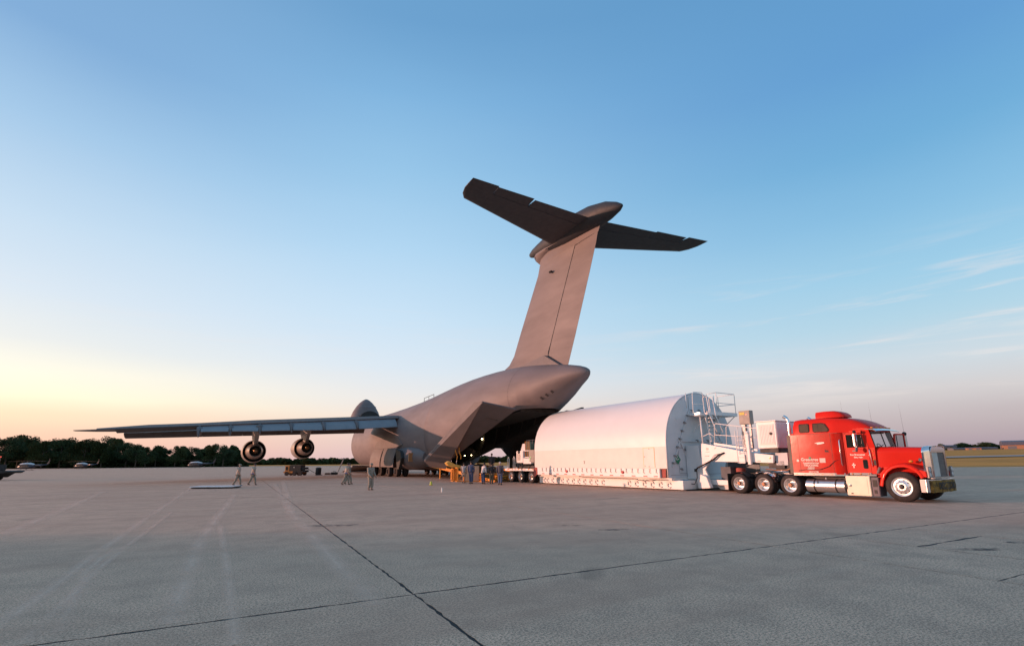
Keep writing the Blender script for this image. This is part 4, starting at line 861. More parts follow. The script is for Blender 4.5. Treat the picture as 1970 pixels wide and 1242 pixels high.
# front fenders: a section swept over the wheel arch
for s in (-1, 1):
    arc = [(-0.74, 0.60), (-0.69, 0.82), (-0.60, 1.04), (-0.46, 1.22), (-0.27, 1.36), (-0.05, 1.43), (0.18, 1.44), (0.40, 1.38), (0.58, 1.26), (0.70, 1.10), (0.76, 0.95)]
    rings = []
    for i, (x, z) in enumerate(arc):
        a_ = arc[max(0, i-1)]; c_ = arc[min(len(arc)-1, i+1)]; dx, dz = c_[0]-a_[0], c_[1]-a_[1]; l = math.hypot(dx, dz); nx, nz_ = -dz/l, dx/l
        def off(t, y): return (x+nx*t, s*y, z+nz_*t)
        rings.append([off(-0.10, 1.255), off(-0.02, 1.27), off(0.03, 1.235), off(0.055, 1.15), off(0.06, 1.0), off(0.05, 0.70), off(-0.02, 0.70), off(-0.03, 1.05), off(-0.05, 1.22)])
    MB().loft(rings).build('front_fender', m_red, tr, smooth=60)
    # nose of the fender with stacked headlamps
    hb = MB().prism([(0.58, 1.26), (0.80, 1.20), (0.86, 1.18), (0.88, 0.97), (0.70, 0.95)], 'y', s*0.78, s*1.24).build('fender_nose', m_red, tr, bevel=0.02)
    hz = MB().box((0.90, s*1.08, 1.15), (0.07, 0.25, 0.42)).build('headlamp', m_steel, tr, bevel=0.015)
    for z in (1.25, 1.06): MB().lathe([(0.935, 0.075), (0.945, 0.07), (0.95, 0.0)], (0, s*1.08, z), 'x', 14).build('lens', mat('headlamp_lens', (0.75, 0.78, 0.8), 0.08, 0.2), hz, smooth=40)
    MB().ball((0.36, s*1.05, 1.56), 0.06, 10, 6, (1.3, 1, 0.9)).build('turn_signal', m_amber, tr, smooth=True)
    MB().box((0.60, s*0.86, 1.62), (0.10, 0.08, 0.14)).build('chrome_lamp', m_chrome, tr, bevel=0.03)
    MB().bb(-0.88, -0.60, s*0.86 if s > 0 else -1.0, s*1.0 if s > 0 else -0.86, 0.80, 1.06).build('cowl_skirt', m_red, tr)
# side of hood behind the arch down to the step
MB().prism([(-0.88, 1.02), (-0.88, 0.95), (-0.74, 0.90), (-0.70, 0.70), (-0.60, 1.04), (-0.42, 1.25), (-0.40, 1.34), (-0.88, 1.34)], 'y', -1.04, -0.94).build('fender_skirt', m_red, tr, bevel=0.03)
# grille
sr = MB().prism([(-0.72, 0.93), (-0.72, 1.95), (-0.66, 2.06), (-0.5, 2.12), (0.5, 2.12), (0.66, 2.06), (0.72, 1.95), (0.72, 0.93), (0.62, 0.93), (0.62, 1.90), (-0.62, 1.90), (-0.62, 0.93)], 'x', 0.66, 0.93).build('grille_surround', m_chrome, tr, bevel=0.02)
MB().loft([hood_ring(0.652, 2.112, 0.788, 0.96, 0.22), hood_ring(0.70, 2.14, 0.785, 0.96, 0.22), hood_ring(0.82, 2.15, 0.755, 0.96, 0.20), hood_ring(0.90, 2.135, 0.73, 0.96, 0.16)], cap=False).build('hood_nose_band', mat('sky_chrome', (0.72, 0.74, 0.78), 0.12, 1.0), sr, smooth=40)
gl = MB().bb(0.84, 0.86, -0.62, 0.62, 0.97, 1.90).build('grille', m_dark, tr)
gb = MB().box((0, 0, 0), (0.02, 0.012, 0.92)).build('grille_bar', m_steel, gl, loc=(0.872, 0.03, 1.435))
for k in range(1, 22): part(gb, 'grille_bar', gl, (0.872, 0.03+k*0.027, 1.435))
MB().bb(0.872, 0.89, -0.62, 0.0, 0.98, 1.90).build('winter_cover', mat('pale_grille_cover', (0.62, 0.60, 0.56), 0.7, bump=0.3, bscale=60), gl)
MB().bb(0.80, 0.93, -0.72, 0.72, 0.90, 0.968).build('grille_sill', m_alu, tr)
MB().box((0.90, 0.0, 2.12), (0.06, 0.14, 0.10)).build('hood_ornament', m_chrome, tr, bevel=0.02)
# bumper and oversize banner
bp_ = [(0.62, -1.27), (0.80, -1.27), (0.93, -1.1), (0.98, -0.8), (1.0, 0), (0.98, 0.8), (0.93, 1.1), (0.80, 1.27), (0.62, 1.27), (0.62, 1.22), (0.90, 0.75), (0.90, -0.75), (0.62, -1.22)]
bu = MB().prism(bp_, 'z', 0.40, 0.88).build('bumper', m_alu, tr, bevel=0.012)
mb = MB(); rings = []
front = [(0.88, -1.17), (0.935, -1.08), (0.995, -0.8), (1.015, -0.4), (1.02, 0), (1.015, 0.4), (0.995, 0.8), (0.935, 1.12), (0.84, 1.28)]
for i, (x, y) in enumerate(front):
    w_ = 0.012*math.sin(i*2.1); rings.append([(x+w_, y, 0.85-0.02*(i % 2)), (x+0.02+w_, y, 0.62), (x+w_, y, 0.385+0.02*((i+1) % 2))])
vs = [p for r_ in rings for p in r_]; mb.add(vs, [(3*i+j, 3*i+j+1, 3*i+j+4, 3*i+j+3) for i in range(len(front)-1) for j in (0, 1)])
bn = mb.build('banner', mat('dirty_yellow_banner', (0.40, 0.22, 0.03), 0.8, var=0.6, scale=5), bu)
bn2 = text('OVERSIZE LOAD', 0.36, (1.036, 0.06, 0.62), (PI/2, 0, PI/2), m_blk, bu, 'banner_lettering', 0.60, 0.010, ext=0.004)
# --- tank, toolbox, steps
MB().tube([(-3.72, -0.98, 0.52), (-2.10, -0.98, 0.52)], 0.29, 28).build('fuel_tank', m_brushed, tr, smooth=40)
for x in (-3.35, -2.45): MB().tube([(x-0.03, -0.98, 0.52), (x+0.03, -0.98, 0.52)], 0.297, 28).build('tank_strap', m_dark, tr, smooth=40)
MB().lathe([(0.80, 0.05), (0.87, 0.05), (0.87, 0)], (-2.9, -1.05, 0), 'z', 10).build('tank_cap', m_chrome, tr)
MB().bb(-3.2, -3.17, -1.26, -1.24, 0.60, 0.74).build('tank_label', m_blk, tr)
MB().tube([(-3.72, 0.98, 0.52), (-1.3, 0.98, 0.52)], 0.29, 28).build('fuel_tank', m_brushed, tr, smooth=40)
MB().tube([(-2.1, -0.98, 0.52), (-1.98, -0.98, 0.52)], 0.28, 20).build('tank_end', m_dark, tr)
tb = MB().bb(-2.02, -1.10, -1.24, -0.62, 0.17, 0.97).build('toolbox', m_cream, tr, bevel=0.02)
MB().bb(-1.90, -1.20, -1.252, -1.242, 0.27, 0.90).build('toolbox_door', m_cream, tb, bevel=0.004)
MB().lathe([(0, 0.05), (-0.03, 0.05), (-0.035, 0.02)], (-1.86, -1.25, 0.58), 'y', 12).build('latch', m_chrome, tb)
MB().box((-1.82, -1.256, 0.25), (0.06, 0.02, 0.04)).build('stop', m_blk, tb)
MB().bb(-1.08, -0.80, -1.20, -0.60, 0.17, 0.93).build('battery_box', mat('purple_grey_steel', (0.09, 0.075, 0.10), 0.5), tr, bevel=0.02)
MB().bb(-1.02, -0.86, -1.21, -1.202, 0.55, 0.82).bb(-1.0, -0.9, -1.21, -1.202, 0.28, 0.42).build('step', m_blk, tr)
MB().bb(-1.2, -0.86, -1.16, -1.0, 0.975, 1.04).build('cab_step', m_chrome, tr)
MB().tube([(-0.84, -1.05, 1.1), (-0.70, -1.14, 1.32)], 0.05, 10).build('air_cleaner_bracket', m_steel, tr)
for z in (1.98, 1.82, 1.64): MB().ball((-0.90, -CY-0.03, z), 0.03, 8, 6).build('marker_lamp', m_amber, tr, smooth=True)
MB().bb(-0.92, -0.84, -CY-0.035, -CY-0.031, 1.40, 1.62).build('side_vent', m_blk, tr)
# hood marks
def hood_y(x): return -(0.99-(x+0.86)*0.14)-0.006
for tx, sz, x, z, sx in (('International', 0.075, -0.42, 1.82, 0.95), ('94852', 0.075, -0.30, 1.56, 1.0), ('Eagle', 0.12, 0.38, 1.82, 1.0)):
    text(tx, sz, (x, hood_y(x), z), (PI/2, 0, math.atan(0.155)), m_wtxt, tr, 'lettering', sx, 0.002)
mb = MB(); mb.prism([(0.11*math.cos(2*PI*k/18), 0.055*math.sin(2*PI*k/18)) for k in range(18)], 'y', -0.004, 0.004)
ov_ = mb.build('oval_badge', mat('tan_badge', (0.55, 0.40, 0.26), 0.5), tr, loc=(-0.32, hood_y(-0.32), 1.69)); ov_.rotation_euler = (0, 0, math.atan(0.155))
# ------------------------------------------------------------------ cargo aircraft (x from the tail tip towards the nose, y to its left wing)
ACL, ACA = (5.3, 36.5, 0), R(119.6)
ac = thing('cargo_aircraft', 'giant grey T-tailed cargo jet with its tail doors and nose open', 'aircraft', ACL, ACA)
m_grey = mat('aircraft_grey', (0.194, 0.162, 0.162), 0.6, var=0.15, scale=0.7, stretch=(0.25, 1, 1), bump=0.05, bscale=4)
m_grey2 = mat('aircraft_grey_panel', (0.16, 0.14, 0.143), 0.6, var=0.10, scale=0.8)
m_flap = mat('flap_paint', (0.24, 0.25, 0.27), 0.5, var=0.08, scale=1.0)
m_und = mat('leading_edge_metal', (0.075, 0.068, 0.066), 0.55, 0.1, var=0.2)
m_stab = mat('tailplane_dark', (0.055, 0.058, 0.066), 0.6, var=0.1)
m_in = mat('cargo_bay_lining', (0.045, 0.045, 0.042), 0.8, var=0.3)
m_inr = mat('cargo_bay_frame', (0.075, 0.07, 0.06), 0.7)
m_seamg = mat('seam_line', (0.06, 0.055, 0.055), 0.7)
ST = [(-0.62, 0.01, 8.15, 8.13), (-0.5, 0.25, 8.34, 7.92), (-0.1, 0.55, 8.53, 7.72), (0.5, 0.9, 8.72, 7.50), (1.5, 1.25, 8.95, 7.12), (3.0, 1.75, 9.22, 6.43), (4.4, 2.15, 9.45, 5.87), (5.8, 2.45, 9.64, 5.30), (8, 2.8, 9.88, 4.40), (10, 3.02, 10.02, 3.70), (12, 3.2, 10.10, 3.05),
      (14.5, 3.38, 10.15, 2.40), (17, 3.5, 10.14, 1.85), (19.4, 3.58, 10.08, 1.40), (21.5, 3.64, 9.98, 1.08), (23.9, 3.66, 9.84, 0.85), (24.3, 3.66, 9.82, 0.82), (28, 3.66, 9.6, 0.72), (32, 3.66, 9.42, 0.7), (38, 3.66, 9.28, 0.7), (45, 3.66, 9.2, 0.7), (52, 3.66, 9.2, 0.72), (57, 3.64, 9.25, 0.80), (60, 3.5, 9.3, 0.95), (62, 3.35, 9.35, 1.10), (63, 3.25, 9.3, 1.2)]
def interp(x, k):
    for a, b_ in zip(ST, ST[1:]):
        if a[0] <= x <= b_[0]: t_ = (x-a[0])/(b_[0]-a[0]); return a[k]+(b_[k]-a[k])*t_
    return ST[-1][k]
def sect(x, ang, off=0.0):
    w, zt, zb = interp(x, 1), interp(x, 2), interp(x, 3); zm, hz = (zt+zb)/2-(zt-zb)*0.04, (zt-zb)/2
    c, s_ = math.cos(ang), math.sin(ang)
    y = (w-off)*math.copysign(abs(c)**0.86, c)*(1-0.10*max(0, s_)**1.3)
    z = zm+((zt-zm) if s_ > 0 else (zm-zb))*math.copysign(abs(s_)**0.95, s_)*(1-off/max(hz, 0.3))
    return (x, y, z)
def zcut(x):
    pts = [(4.4, 5.88), (6.0, 5.88), (19.4, 3.3), (23.9, 2.2), (24.3, 0.82)]
    if x < 4.4: return -9
    for a, b_ in zip(pts, pts[1:]):
        if a[0] <= x <= b_[0]: return a[1]+(b_[1]-a[1])*(x-a[0])/(b_[0]-a[0])
    return -9
def hull(off, xs, n=56):
    rings = []
    for x in xs:
        zc = zcut(x); a0 = -PI/2
        if zc > interp(x, 3)+0.02:
            lo_, hi_ = -PI/2, PI/2
            for _ in range(40):
                md = (lo_+hi_)/2
                if sect(x, md)[2] < zc: lo_ = md
                else: hi_ = md
            a0 = lo_
        rings.append([sect(x, a0+(PI-2*a0)*i/n, off) for i in range(n+1)])
    return rings
xs_ = sorted(set([s_[0] for s_ in ST if s_[0] > -1]+[4.9, 6.0, 7, 9, 11, 13, 15.5, 18, 20.5, 22.7, 26, 30, 35, 41, 48, 55]))
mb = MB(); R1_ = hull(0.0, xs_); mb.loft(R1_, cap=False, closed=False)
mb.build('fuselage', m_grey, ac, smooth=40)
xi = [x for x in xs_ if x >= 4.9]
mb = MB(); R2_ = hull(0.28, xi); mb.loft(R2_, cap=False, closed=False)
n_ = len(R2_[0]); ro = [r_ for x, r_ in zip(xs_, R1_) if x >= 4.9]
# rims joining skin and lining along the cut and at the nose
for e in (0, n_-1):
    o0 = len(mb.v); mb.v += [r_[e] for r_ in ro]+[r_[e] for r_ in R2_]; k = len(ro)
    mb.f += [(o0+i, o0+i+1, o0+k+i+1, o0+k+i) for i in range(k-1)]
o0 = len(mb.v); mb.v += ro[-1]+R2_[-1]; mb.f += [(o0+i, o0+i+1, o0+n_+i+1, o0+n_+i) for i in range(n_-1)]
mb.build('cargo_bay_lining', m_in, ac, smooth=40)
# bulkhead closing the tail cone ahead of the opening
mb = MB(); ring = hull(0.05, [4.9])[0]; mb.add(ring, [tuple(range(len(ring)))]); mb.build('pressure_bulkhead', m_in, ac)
for x in range(8, 62, 3):
    rr_ = hull(0.30, [x])[0]; MB().tube(rr_[::4]+([rr_[-1]] if (len(rr_)-1) % 4 else []), 0.09, 5).build('frame_rib', m_inr, ac)
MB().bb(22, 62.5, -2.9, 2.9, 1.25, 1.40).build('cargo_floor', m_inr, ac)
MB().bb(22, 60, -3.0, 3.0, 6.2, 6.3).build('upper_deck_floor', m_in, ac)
# centre cargo door folded up under the tail and loose struts
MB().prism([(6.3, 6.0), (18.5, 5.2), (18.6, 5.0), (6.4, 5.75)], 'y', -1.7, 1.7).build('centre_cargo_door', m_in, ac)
for y in (-1.5, 1.5): MB().tube([(18, y, 5.1), (23, y*1.5, 6.2)], 0.09, 6).build('door_strut', m_inr, ac)
# clam-shell side doors swung out
def petal(s):
    P = [(5.8, 2.45, 5.9), (6.5, 5.2, 6.42), (7.95, 5.2, 6.52), (19.7, 5.15, 2.05), (20.3, 4.3, 1.5), (18.2, 3.45, 1.3), (16.9, 3.45, 2.2)]
    mb = MB(); n = len(P); top = [(x, s*y, z) for x, y, z in P]; bot = [(x-0.05, s*y, z-(0.12 if x < 9 else 0.3)) for x, y, z in P]
    mb.add(top+bot, [tuple(range(n)), tuple(range(2*n-1, n-1, -1))]+[(i, i+n, (i+1) % n+n, (i+1) % n) for i in range(n)])
    d = mb.build('side_cargo_door', m_grey2, ac, bevel=0.03)
    for k in range(4):
        a, b_ = Vector((8+k*3, s*3.0, 5.55-k*0.92)), Vector((8.6+k*3, s*5.0, 6.0-k*0.92))
        MB().tube([a-Vector((0, 0, 0.45)), b_-Vector((0, 0, 0.45))], 0.05, 5).build('stiffener', m_inr, d)
petal(1)
mb = MB(); mb.prism([(6.4, 6.36), (8.1, 6.2), (14.0, 5.0), (21.6, 3.45), (20.9, 2.9), (19.5, 2.1), (19.9, 0.75), (13.0, 0.75), (9.0, 4.4)], 'y', -4.9, -4.62)
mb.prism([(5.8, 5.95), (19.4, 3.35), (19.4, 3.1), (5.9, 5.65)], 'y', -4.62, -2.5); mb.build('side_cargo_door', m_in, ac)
for s in (-1, 1): MB().tube([(17.5, s*3.2, 2.3), (20.5, s*3.3, 4.0)], 0.06, 6).build('door_strut', m_inr, ac)
# dim working lamps in the cargo bay
m_bulb = mat('bay_lamp', (1, 0.8, 0.5), 0.4, emit=(1.0, 0.72, 0.38), estr=14.0)
for x, y, z, r_ in ((23.6, -3.22, 4.28, 0.10), (24, -1.22, 2.39, 0.06), (24, -2.06, 2.44, 0.06), (26, -3.2, 3.4, 0.03)):
    MB().ball((x, y, z), r_, 10, 6).build('bay_lamp', m_bulb, ac, smooth=True)
# --- fin, rudder, fairings
def foil(xle, xte, t, n=9):
    c = xle-xte; up = []; 
    for i in range(n+1):
        u = i/n; q = (1-math.cos(PI*u))/2; th = t*(0.2969*math.sqrt(q)-0.126*q-0.3516*q*q+0.2843*q**3-0.1015*q**4)*5
        up.append((xle-c*q, th*c*0.5*1.0))
    return up
def fin_ring(z, xle, xte, t):
    u = foil(xle, xte, t); return [(x, y, z) for x, y in u]+[(x, -y, z) for x, y in reversed(u[1:-1])]
def cutf(z, xle, xh, xte, t, front=True):
    """part of an airfoil ahead of (front) or behind the hinge"""
    c = xle-xte; out = []
    n = 8
    for i in range(n+1):
        u = i/n; x = (xle-(xle-xh)*((1-math.cos(PI*u/2)) if 1 else u)) if front else (xh-(xh-xte)*u); q = min(1, max(0, (xle-x)/c))
        th = t*(0.2969*math.sqrt(q)-0.126*q-0.3516*q*q+0.2843*q**3-0.1015*q**4)*5*c*0.5
        out.append((x, th))
    return [(x, y, z) for x, y in out]+[(x, -y, z) for x, y in reversed(out)]
FZ = [(9.6, 14.6, 4.6, 1.97), (10.0, 13.2, 4.5, 1.97), (10.22, 12.1, 4.46, 1.97), (10.5, 11.2, 4.36, 1.25), (11.2, 10.3, 3.95, 0.82), (13.2, 8.98, 2.93, -0.10), (15.5, 7.38, 1.74, -1.17), (17.6, 5.93, 0.64, -2.10), (18.3, 5.65, 0.28, -2.4), (18.40, 5.65, 0.24, -2.42), (19.0, 5.75, -0.1, -2.75), (19.5, 5.95, -0.3, -2.6)]
mb = MB(); mb.loft([cutf(z, a, h if z <= 18.35 else c, c, 0.125) if not z > 18.35 else cutf(z, a, c+0.01, c, 0.14) for z, a, h, c in FZ[:-2]]); mb.build('fin', m_grey, ac, smooth=50)
mb = MB(); mb.loft([cutf(z, a, c+0.01, c, 0.135) for z, a, h, c in ((18.37, 5.5, 0, -2.44), (19.0, 5.75, 0, -2.78), (19.5, 5.95, 0, -2.6))]); mb.build('fin_cap', m_grey, ac, smooth=50)
RZ = [(8.85, 3.3, 2.35, 1.97), (10.2, 10.95, 4.38, 1.97), (11.2, 10.15, 3.87, 0.82), (13.2, 8.98, 2.85, -0.10), (15.5, 7.38, 1.66, -1.17), (17.6, 5.93, 0.56, -2.10), (18.25, 5.65, 0.22, -2.36)]
mb = MB(); rings = []
for z, a, h, c in RZ[1:]:
    rr_ = cutf(z, a, h, c, 0.122, False)
    if z == 10.2: rr_ = [(x, y, z-1.35*(h-x)/(h-c)) for x, y, _ in rr_]
    if z == 18.25: rr_ = [(x, y, z+0.05*(h-x)) for x, y, _ in rr_]
    rings.append(rr_)
mb.loft(rings); mb.build('rudder', m_grey, ac, smooth=50)
# tail root fairing filling below the rudder
mb = MB(); mb.add([(11.6, 0.52, 9.7), (4.6, 0.62, 9.25), (2.2, 0.35, 8.9), (4.52, 0.52, 10.22), (11.6, -0.52, 9.7), (4.6, -0.62, 9.25), (2.2, -0.35, 8.9), (4.52, -0.52, 10.22)], [(0, 1, 3), (1, 2, 3), (4, 7, 5), (5, 7, 6), (2, 6, 7, 3)])
mb.build('fin_root_fairing', m_grey2, ac)
# bullet fairing at the tail top, tailplane shade painted into its dark colour
BZ = [(7.25, 0.05, 20.02), (7.0, 0.22, 20.0), (6.3, 0.42, 19.96), (5.2, 0.60, 19.9), (3.5, 0.80, 19.85), (1.5, 0.95, 19.8), (-0.3, 0.98, 19.78), (-2.0, 0.90, 19.68), (-3.6, 0.66, 19.5), (-4.6, 0.36, 19.3), (-5.05, 0.12, 19.2), (-5.12, 0.02, 19.19)]
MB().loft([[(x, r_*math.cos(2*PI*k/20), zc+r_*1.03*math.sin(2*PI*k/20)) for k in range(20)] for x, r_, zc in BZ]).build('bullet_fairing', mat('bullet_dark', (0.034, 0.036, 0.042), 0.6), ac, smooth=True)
MB().loft([[(x, y*w, z) for y, z in ((0, zt), (0.8, zt-0.1), (1, zt-0.5), (0.6, zb+0.25), (0, zb), (-0.6, zb+0.25), (-1, zt-0.5), (-0.8, zt-0.1))] for x, w, zt, zb in ((6.3, 0.15, 19.75, 19.2), (5.6, 0.45, 19.8, 18.6), (4.0, 0.62, 19.75, 18.9), (1.5, 0.62, 19.6, 19.0), (-2.6, 0.3, 19.3, 18.8))]).build('tail_top_fairing', m_grey, ac, smooth=60)
MB().ball((3.35, 0.42, 17.1), 0.2, 10, 6, (1.2, 0.7, 0.45)).build('navigation_lamp', m_dark, ac, smooth=40)
# --- tailplane with elevators
def stab_ring(y, xle, xte, xc, front, t=0.10, z=19.35, droop=0.0):
    c = xle-xte; out = []
    for i in range(8):
        u = i/7; x = xle-(xle-xc)*(1-math.cos(PI*u/2)) if front else xc-(xc-xte)*u; q = min(1, (xle-x)/c)
        th = t*(0.2969*math.sqrt(q)-0.126*q-0.3516*q*q+0.2843*q**3-0.1015*q**4)*5*c*0.5
        out.append((x, th))
    return [(x+0.035*y, y, z+th+(droop*(xc-x) if not front else 0)) for x, th in out]+[(x+0.035*y, y, z-th+(droop*(xc-x) if not front else 0)) for x, th in reversed(out)]
for s in (1, -1):
    ys = [0.55, 3, 6, 8.7, 10.0, 10.35, 10.5]
    def le(y): return 3.15-0.39*y if y < 10 else (-0.75 if y < 10.2 else (-1.35 if y < 10.4 else -2.0))
    def te(y): return -2.35-0.085*y
    def hg(y): return te(y)+1.35-0.05*y
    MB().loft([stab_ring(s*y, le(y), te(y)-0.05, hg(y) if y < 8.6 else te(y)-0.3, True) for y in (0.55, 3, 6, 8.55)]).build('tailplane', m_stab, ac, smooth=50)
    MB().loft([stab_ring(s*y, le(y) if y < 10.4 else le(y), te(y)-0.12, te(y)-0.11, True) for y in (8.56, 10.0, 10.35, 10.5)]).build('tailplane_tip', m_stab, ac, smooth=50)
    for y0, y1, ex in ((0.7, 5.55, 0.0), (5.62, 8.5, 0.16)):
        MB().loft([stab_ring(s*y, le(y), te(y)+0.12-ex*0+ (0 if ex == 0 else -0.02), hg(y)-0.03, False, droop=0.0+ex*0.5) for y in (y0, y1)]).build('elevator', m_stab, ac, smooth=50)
# --- wings
def te_(y): return 36.0-0.33*(y-3.8)
def le_(y): return 48.6-0.60*(y-3.8)
def zt_(y): return 7.42-0.093*(y-3.8)
def wing(s):
    mb = MB(); rings = []
    for y in (0.0, 3.0, 6, 10, 15, 20, 25, 29, 31.5, 33.0, 33.7, 33.95):
        a, b_ = le_(y), te_(y)
        if y > 31.5: a -= (y-31.5)**2*0.55; b_ += (y-31.5)*0.02
        if y < 3: a, b_ = le_(3), te_(3)
        c = a-b_; t = 0.125-0.0015*y if y < 32 else 0.07; z0 = zt_(max(y, 2.0)); u = foil(a, b_, t)
        inc = 0.022
        ring = [(x, s*y, z0+yy*1.15+(x-b_)*inc) for x, yy in u]+[(x, s*y, z0-yy*0.85+(x-b_)*inc-0.05) for x, yy in reversed(u[1:])]
        rings.append(ring)
    mb.loft(rings); w = mb.build('wing', m_grey, ac, smooth=50)
    tr_y = [3.3, 8.9, 12.95, 16.5, 19.65, 22.35, 25.0]
    for a, b_ in zip(tr_y, tr_y[1:]):
        mb = MB(); rr_ = []
        for y in (a+0.16, b_-0.16):
            x0, z0 = te_(y), zt_(y); d = (1.22 if y < 10 else 1.14 if y < 14 else 0.98 if y < 18 else 0.9 if y < 21 else 0.78 if y < 24 else 0.69)
            ex = 1.35; 
            rr_.append([(x0+0.30, s*y, z0-0.16), (x0-0.1, s*y, z0-0.14), (x0-0.75, s*y, z0-0.12-d*0.38), (x0-ex, s*y, z0-d), (x0-ex+0.04, s*y, z0-d-0.05), (x0-0.45, s*y, z0-0.2-d*0.40), (x0+0.3, s*y, z0-0.44)])
        mb.loft(rr_).build('flap', m_flap, ac, smooth=50)
        if b_ < 24.9 or True:
            y = b_; x0, z0 = te_(y), zt_(y)
            MB().loft([[(x, s*(y+w_*k), z0+dz) for k, dz in ((-1, zz), (-0.7, zz-hh*0.8), (0, zz-hh), (0.7, zz-hh*0.8), (1, zz), (0, zz+0.12))] for x, w_, zz, hh in ((x0+3.2, 0.05, -0.55, 0.1), (x0+2.0, 0.2, -0.42, 0.5), (x0+0.4, 0.26, -0.12, 0.75), (x0-0.5, 0.25, -0.22, 0.85), (x0-1.15, 0.12, -0.75, 0.5), (x0-1.45, 0.03, -1.15, 0.12))]).build('flap_track_fairing', m_grey2, ac, smooth=50)
    mb = MB(); rr_ = []
    for y in (2.9, 8.0, 14.0, 20.0, 25.0, 29.0, 32.5):
        x0, z0 = te_(y), zt_(y); hb = 0.34 if y < 24 else (0.24 if y < 30 else 0.08)
        rr_.append([(x0+1.6, s*y, z0+hb+0.06), (x0+0.03, s*y, z0+hb), (x0-0.04, s*y, z0-0.0), (x0+1.6, s*y, z0-0.02)])
    mb.loft(rr_).build('trailing_edge_panel', mat('spoiler_paint', (0.27, 0.26, 0.26), 0.55), ac)
    mb = MB(); rr_ = []
    for y in (25.3, 31.3):
        x0, z0 = te_(y), zt_(y); rr_.append([(x0+1.3, s*y, z0-0.28), (x0+1.3, s*y, z0-0.34), (x0-0.18, s*y, z0-0.10), (x0-0.18, s*y, z0-0.06)])
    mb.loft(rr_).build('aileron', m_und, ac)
    # drooped leading-edge slats
    e_ = [4.4, 7.0, 10.6, 13.2, 17, 21, 25, 28.4, 31.3]
    for a, b_ in zip(e_, e_[1:]):
        mb = MB(); rr_ = []
        for y in (a+0.008, b_-0.008):
            x0 = le_(y); zl = 6.10-(y-5.2)*0.0705; zw = zt_(y)+(le_(y)-te_(y))*0.022
            rr_.append([(x0+0.45, s*y, zw-0.12), (x0+1.05, s*y, zl+0.25), (x0+1.0, s*y, zl-0.02), (x0+0.8, s*y, zl), (x0+0.1, s*y, zw-0.62), (x0-0.6, s*y, zw-0.30)])
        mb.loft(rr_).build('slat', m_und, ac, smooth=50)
    return w
wing(1); wing(-1)
# --- engines
m_cowl = mat('engine_cowl', (0.42, 0.38, 0.35), 0.4, 0.3, var=0.1)
m_core = mat('core_cowl', (0.40, 0.33, 0.29), 0.35, 0.6, var=0.15)
m_hot = mat('exhaust_cone_metal', (0.36, 0.20, 0.10), 0.35, 0.8, var=0.3)
m_duct = mat('engine_duct', (0.02, 0.02, 0.02), 0.6)
def engine(x0, y0, z0, s):
    c = (0, s*y0, z0)
    MB().lathe([(x0+5.6, 1.06), (x0+5.8, 1.16), (x0+5.5, 1.24), (x0+4.0, 1.27), (x0+2.9, 1.22), (x0+2.6, 1.16), (x0+2.9, 1.12), (x0+5.6, 1.06)], c, 'x', 36, cap=False).build('nacelle', m_cowl, ac, smooth=40)
    MB().lathe([(x0+2.75, 1.10), (x0+3.9, 1.10), (x0+3.9, 0.5)], c, 'x', 30, cap=False).build('fan_duct', m_duct, ac, smooth=40)
    MB().lathe([(x0+3.9, 0.92), (x0+2.6, 0.90), (x0+1.6, 0.80), (x0+0.6, 0.66), (x0+0.3, 0.60), (x0+0.34, 0.56), (x0+1.2, 0.54)], c, 'x', 32, cap=False).build('core_cowl', m_core, ac, smooth=40)
    MB().lathe([(x0+1.2, 0.55), (x0+1.3, 0.3)], c, 'x', 24, cap=False).build('turbine', m_duct, ac)
    MB().lathe([(x0+1.3, 0.36), (x0+0.5, 0.32), (x0+0.1, 0.22), (x0-0.1, 0.09), (x0-0.14, 0.0)], c, 'x', 24).build('exhaust_cone', m_hot, ac, smooth=40)
    MB().lathe([(x0+4.9, 1.07), (x0+4.95, 0.3), (x0+5.3, 0.0)], c, 'x', 30).build('fan', m_duct, ac)
    zt = zt_(y0)
    mb = MB(); rings = []
    for z, xa, xb, w in ((zt-0.35, x0+6.8, x0-1.6, 0.30), (zt-0.9, x0+6.2, x0-1.2, 0.27), (z0+1.0, x0+4.6, x0+0.4, 0.24), (z0+0.6, x0+4.4, x0+1.0, 0.24)):
        rings.append([(xa, s*y0, z), (xa-0.8, s*(y0+w), z), (xb+0.8, s*(y0+w), z), (xb, s*(y0+w*0.75), z), (xb, s*(y0-w*0.75), z), (xb+0.8, s*(y0-w), z), (xa-0.8, s*(y0-w), z)])
    mb.loft(rings).build('pylon', m_cowl, ac, smooth=50)
for s in (1, -1):
    engine(31.5, 19.8, 3.05, s); engine(34.5, 14.25 if s > 0 else 16.8, 3.5, s)
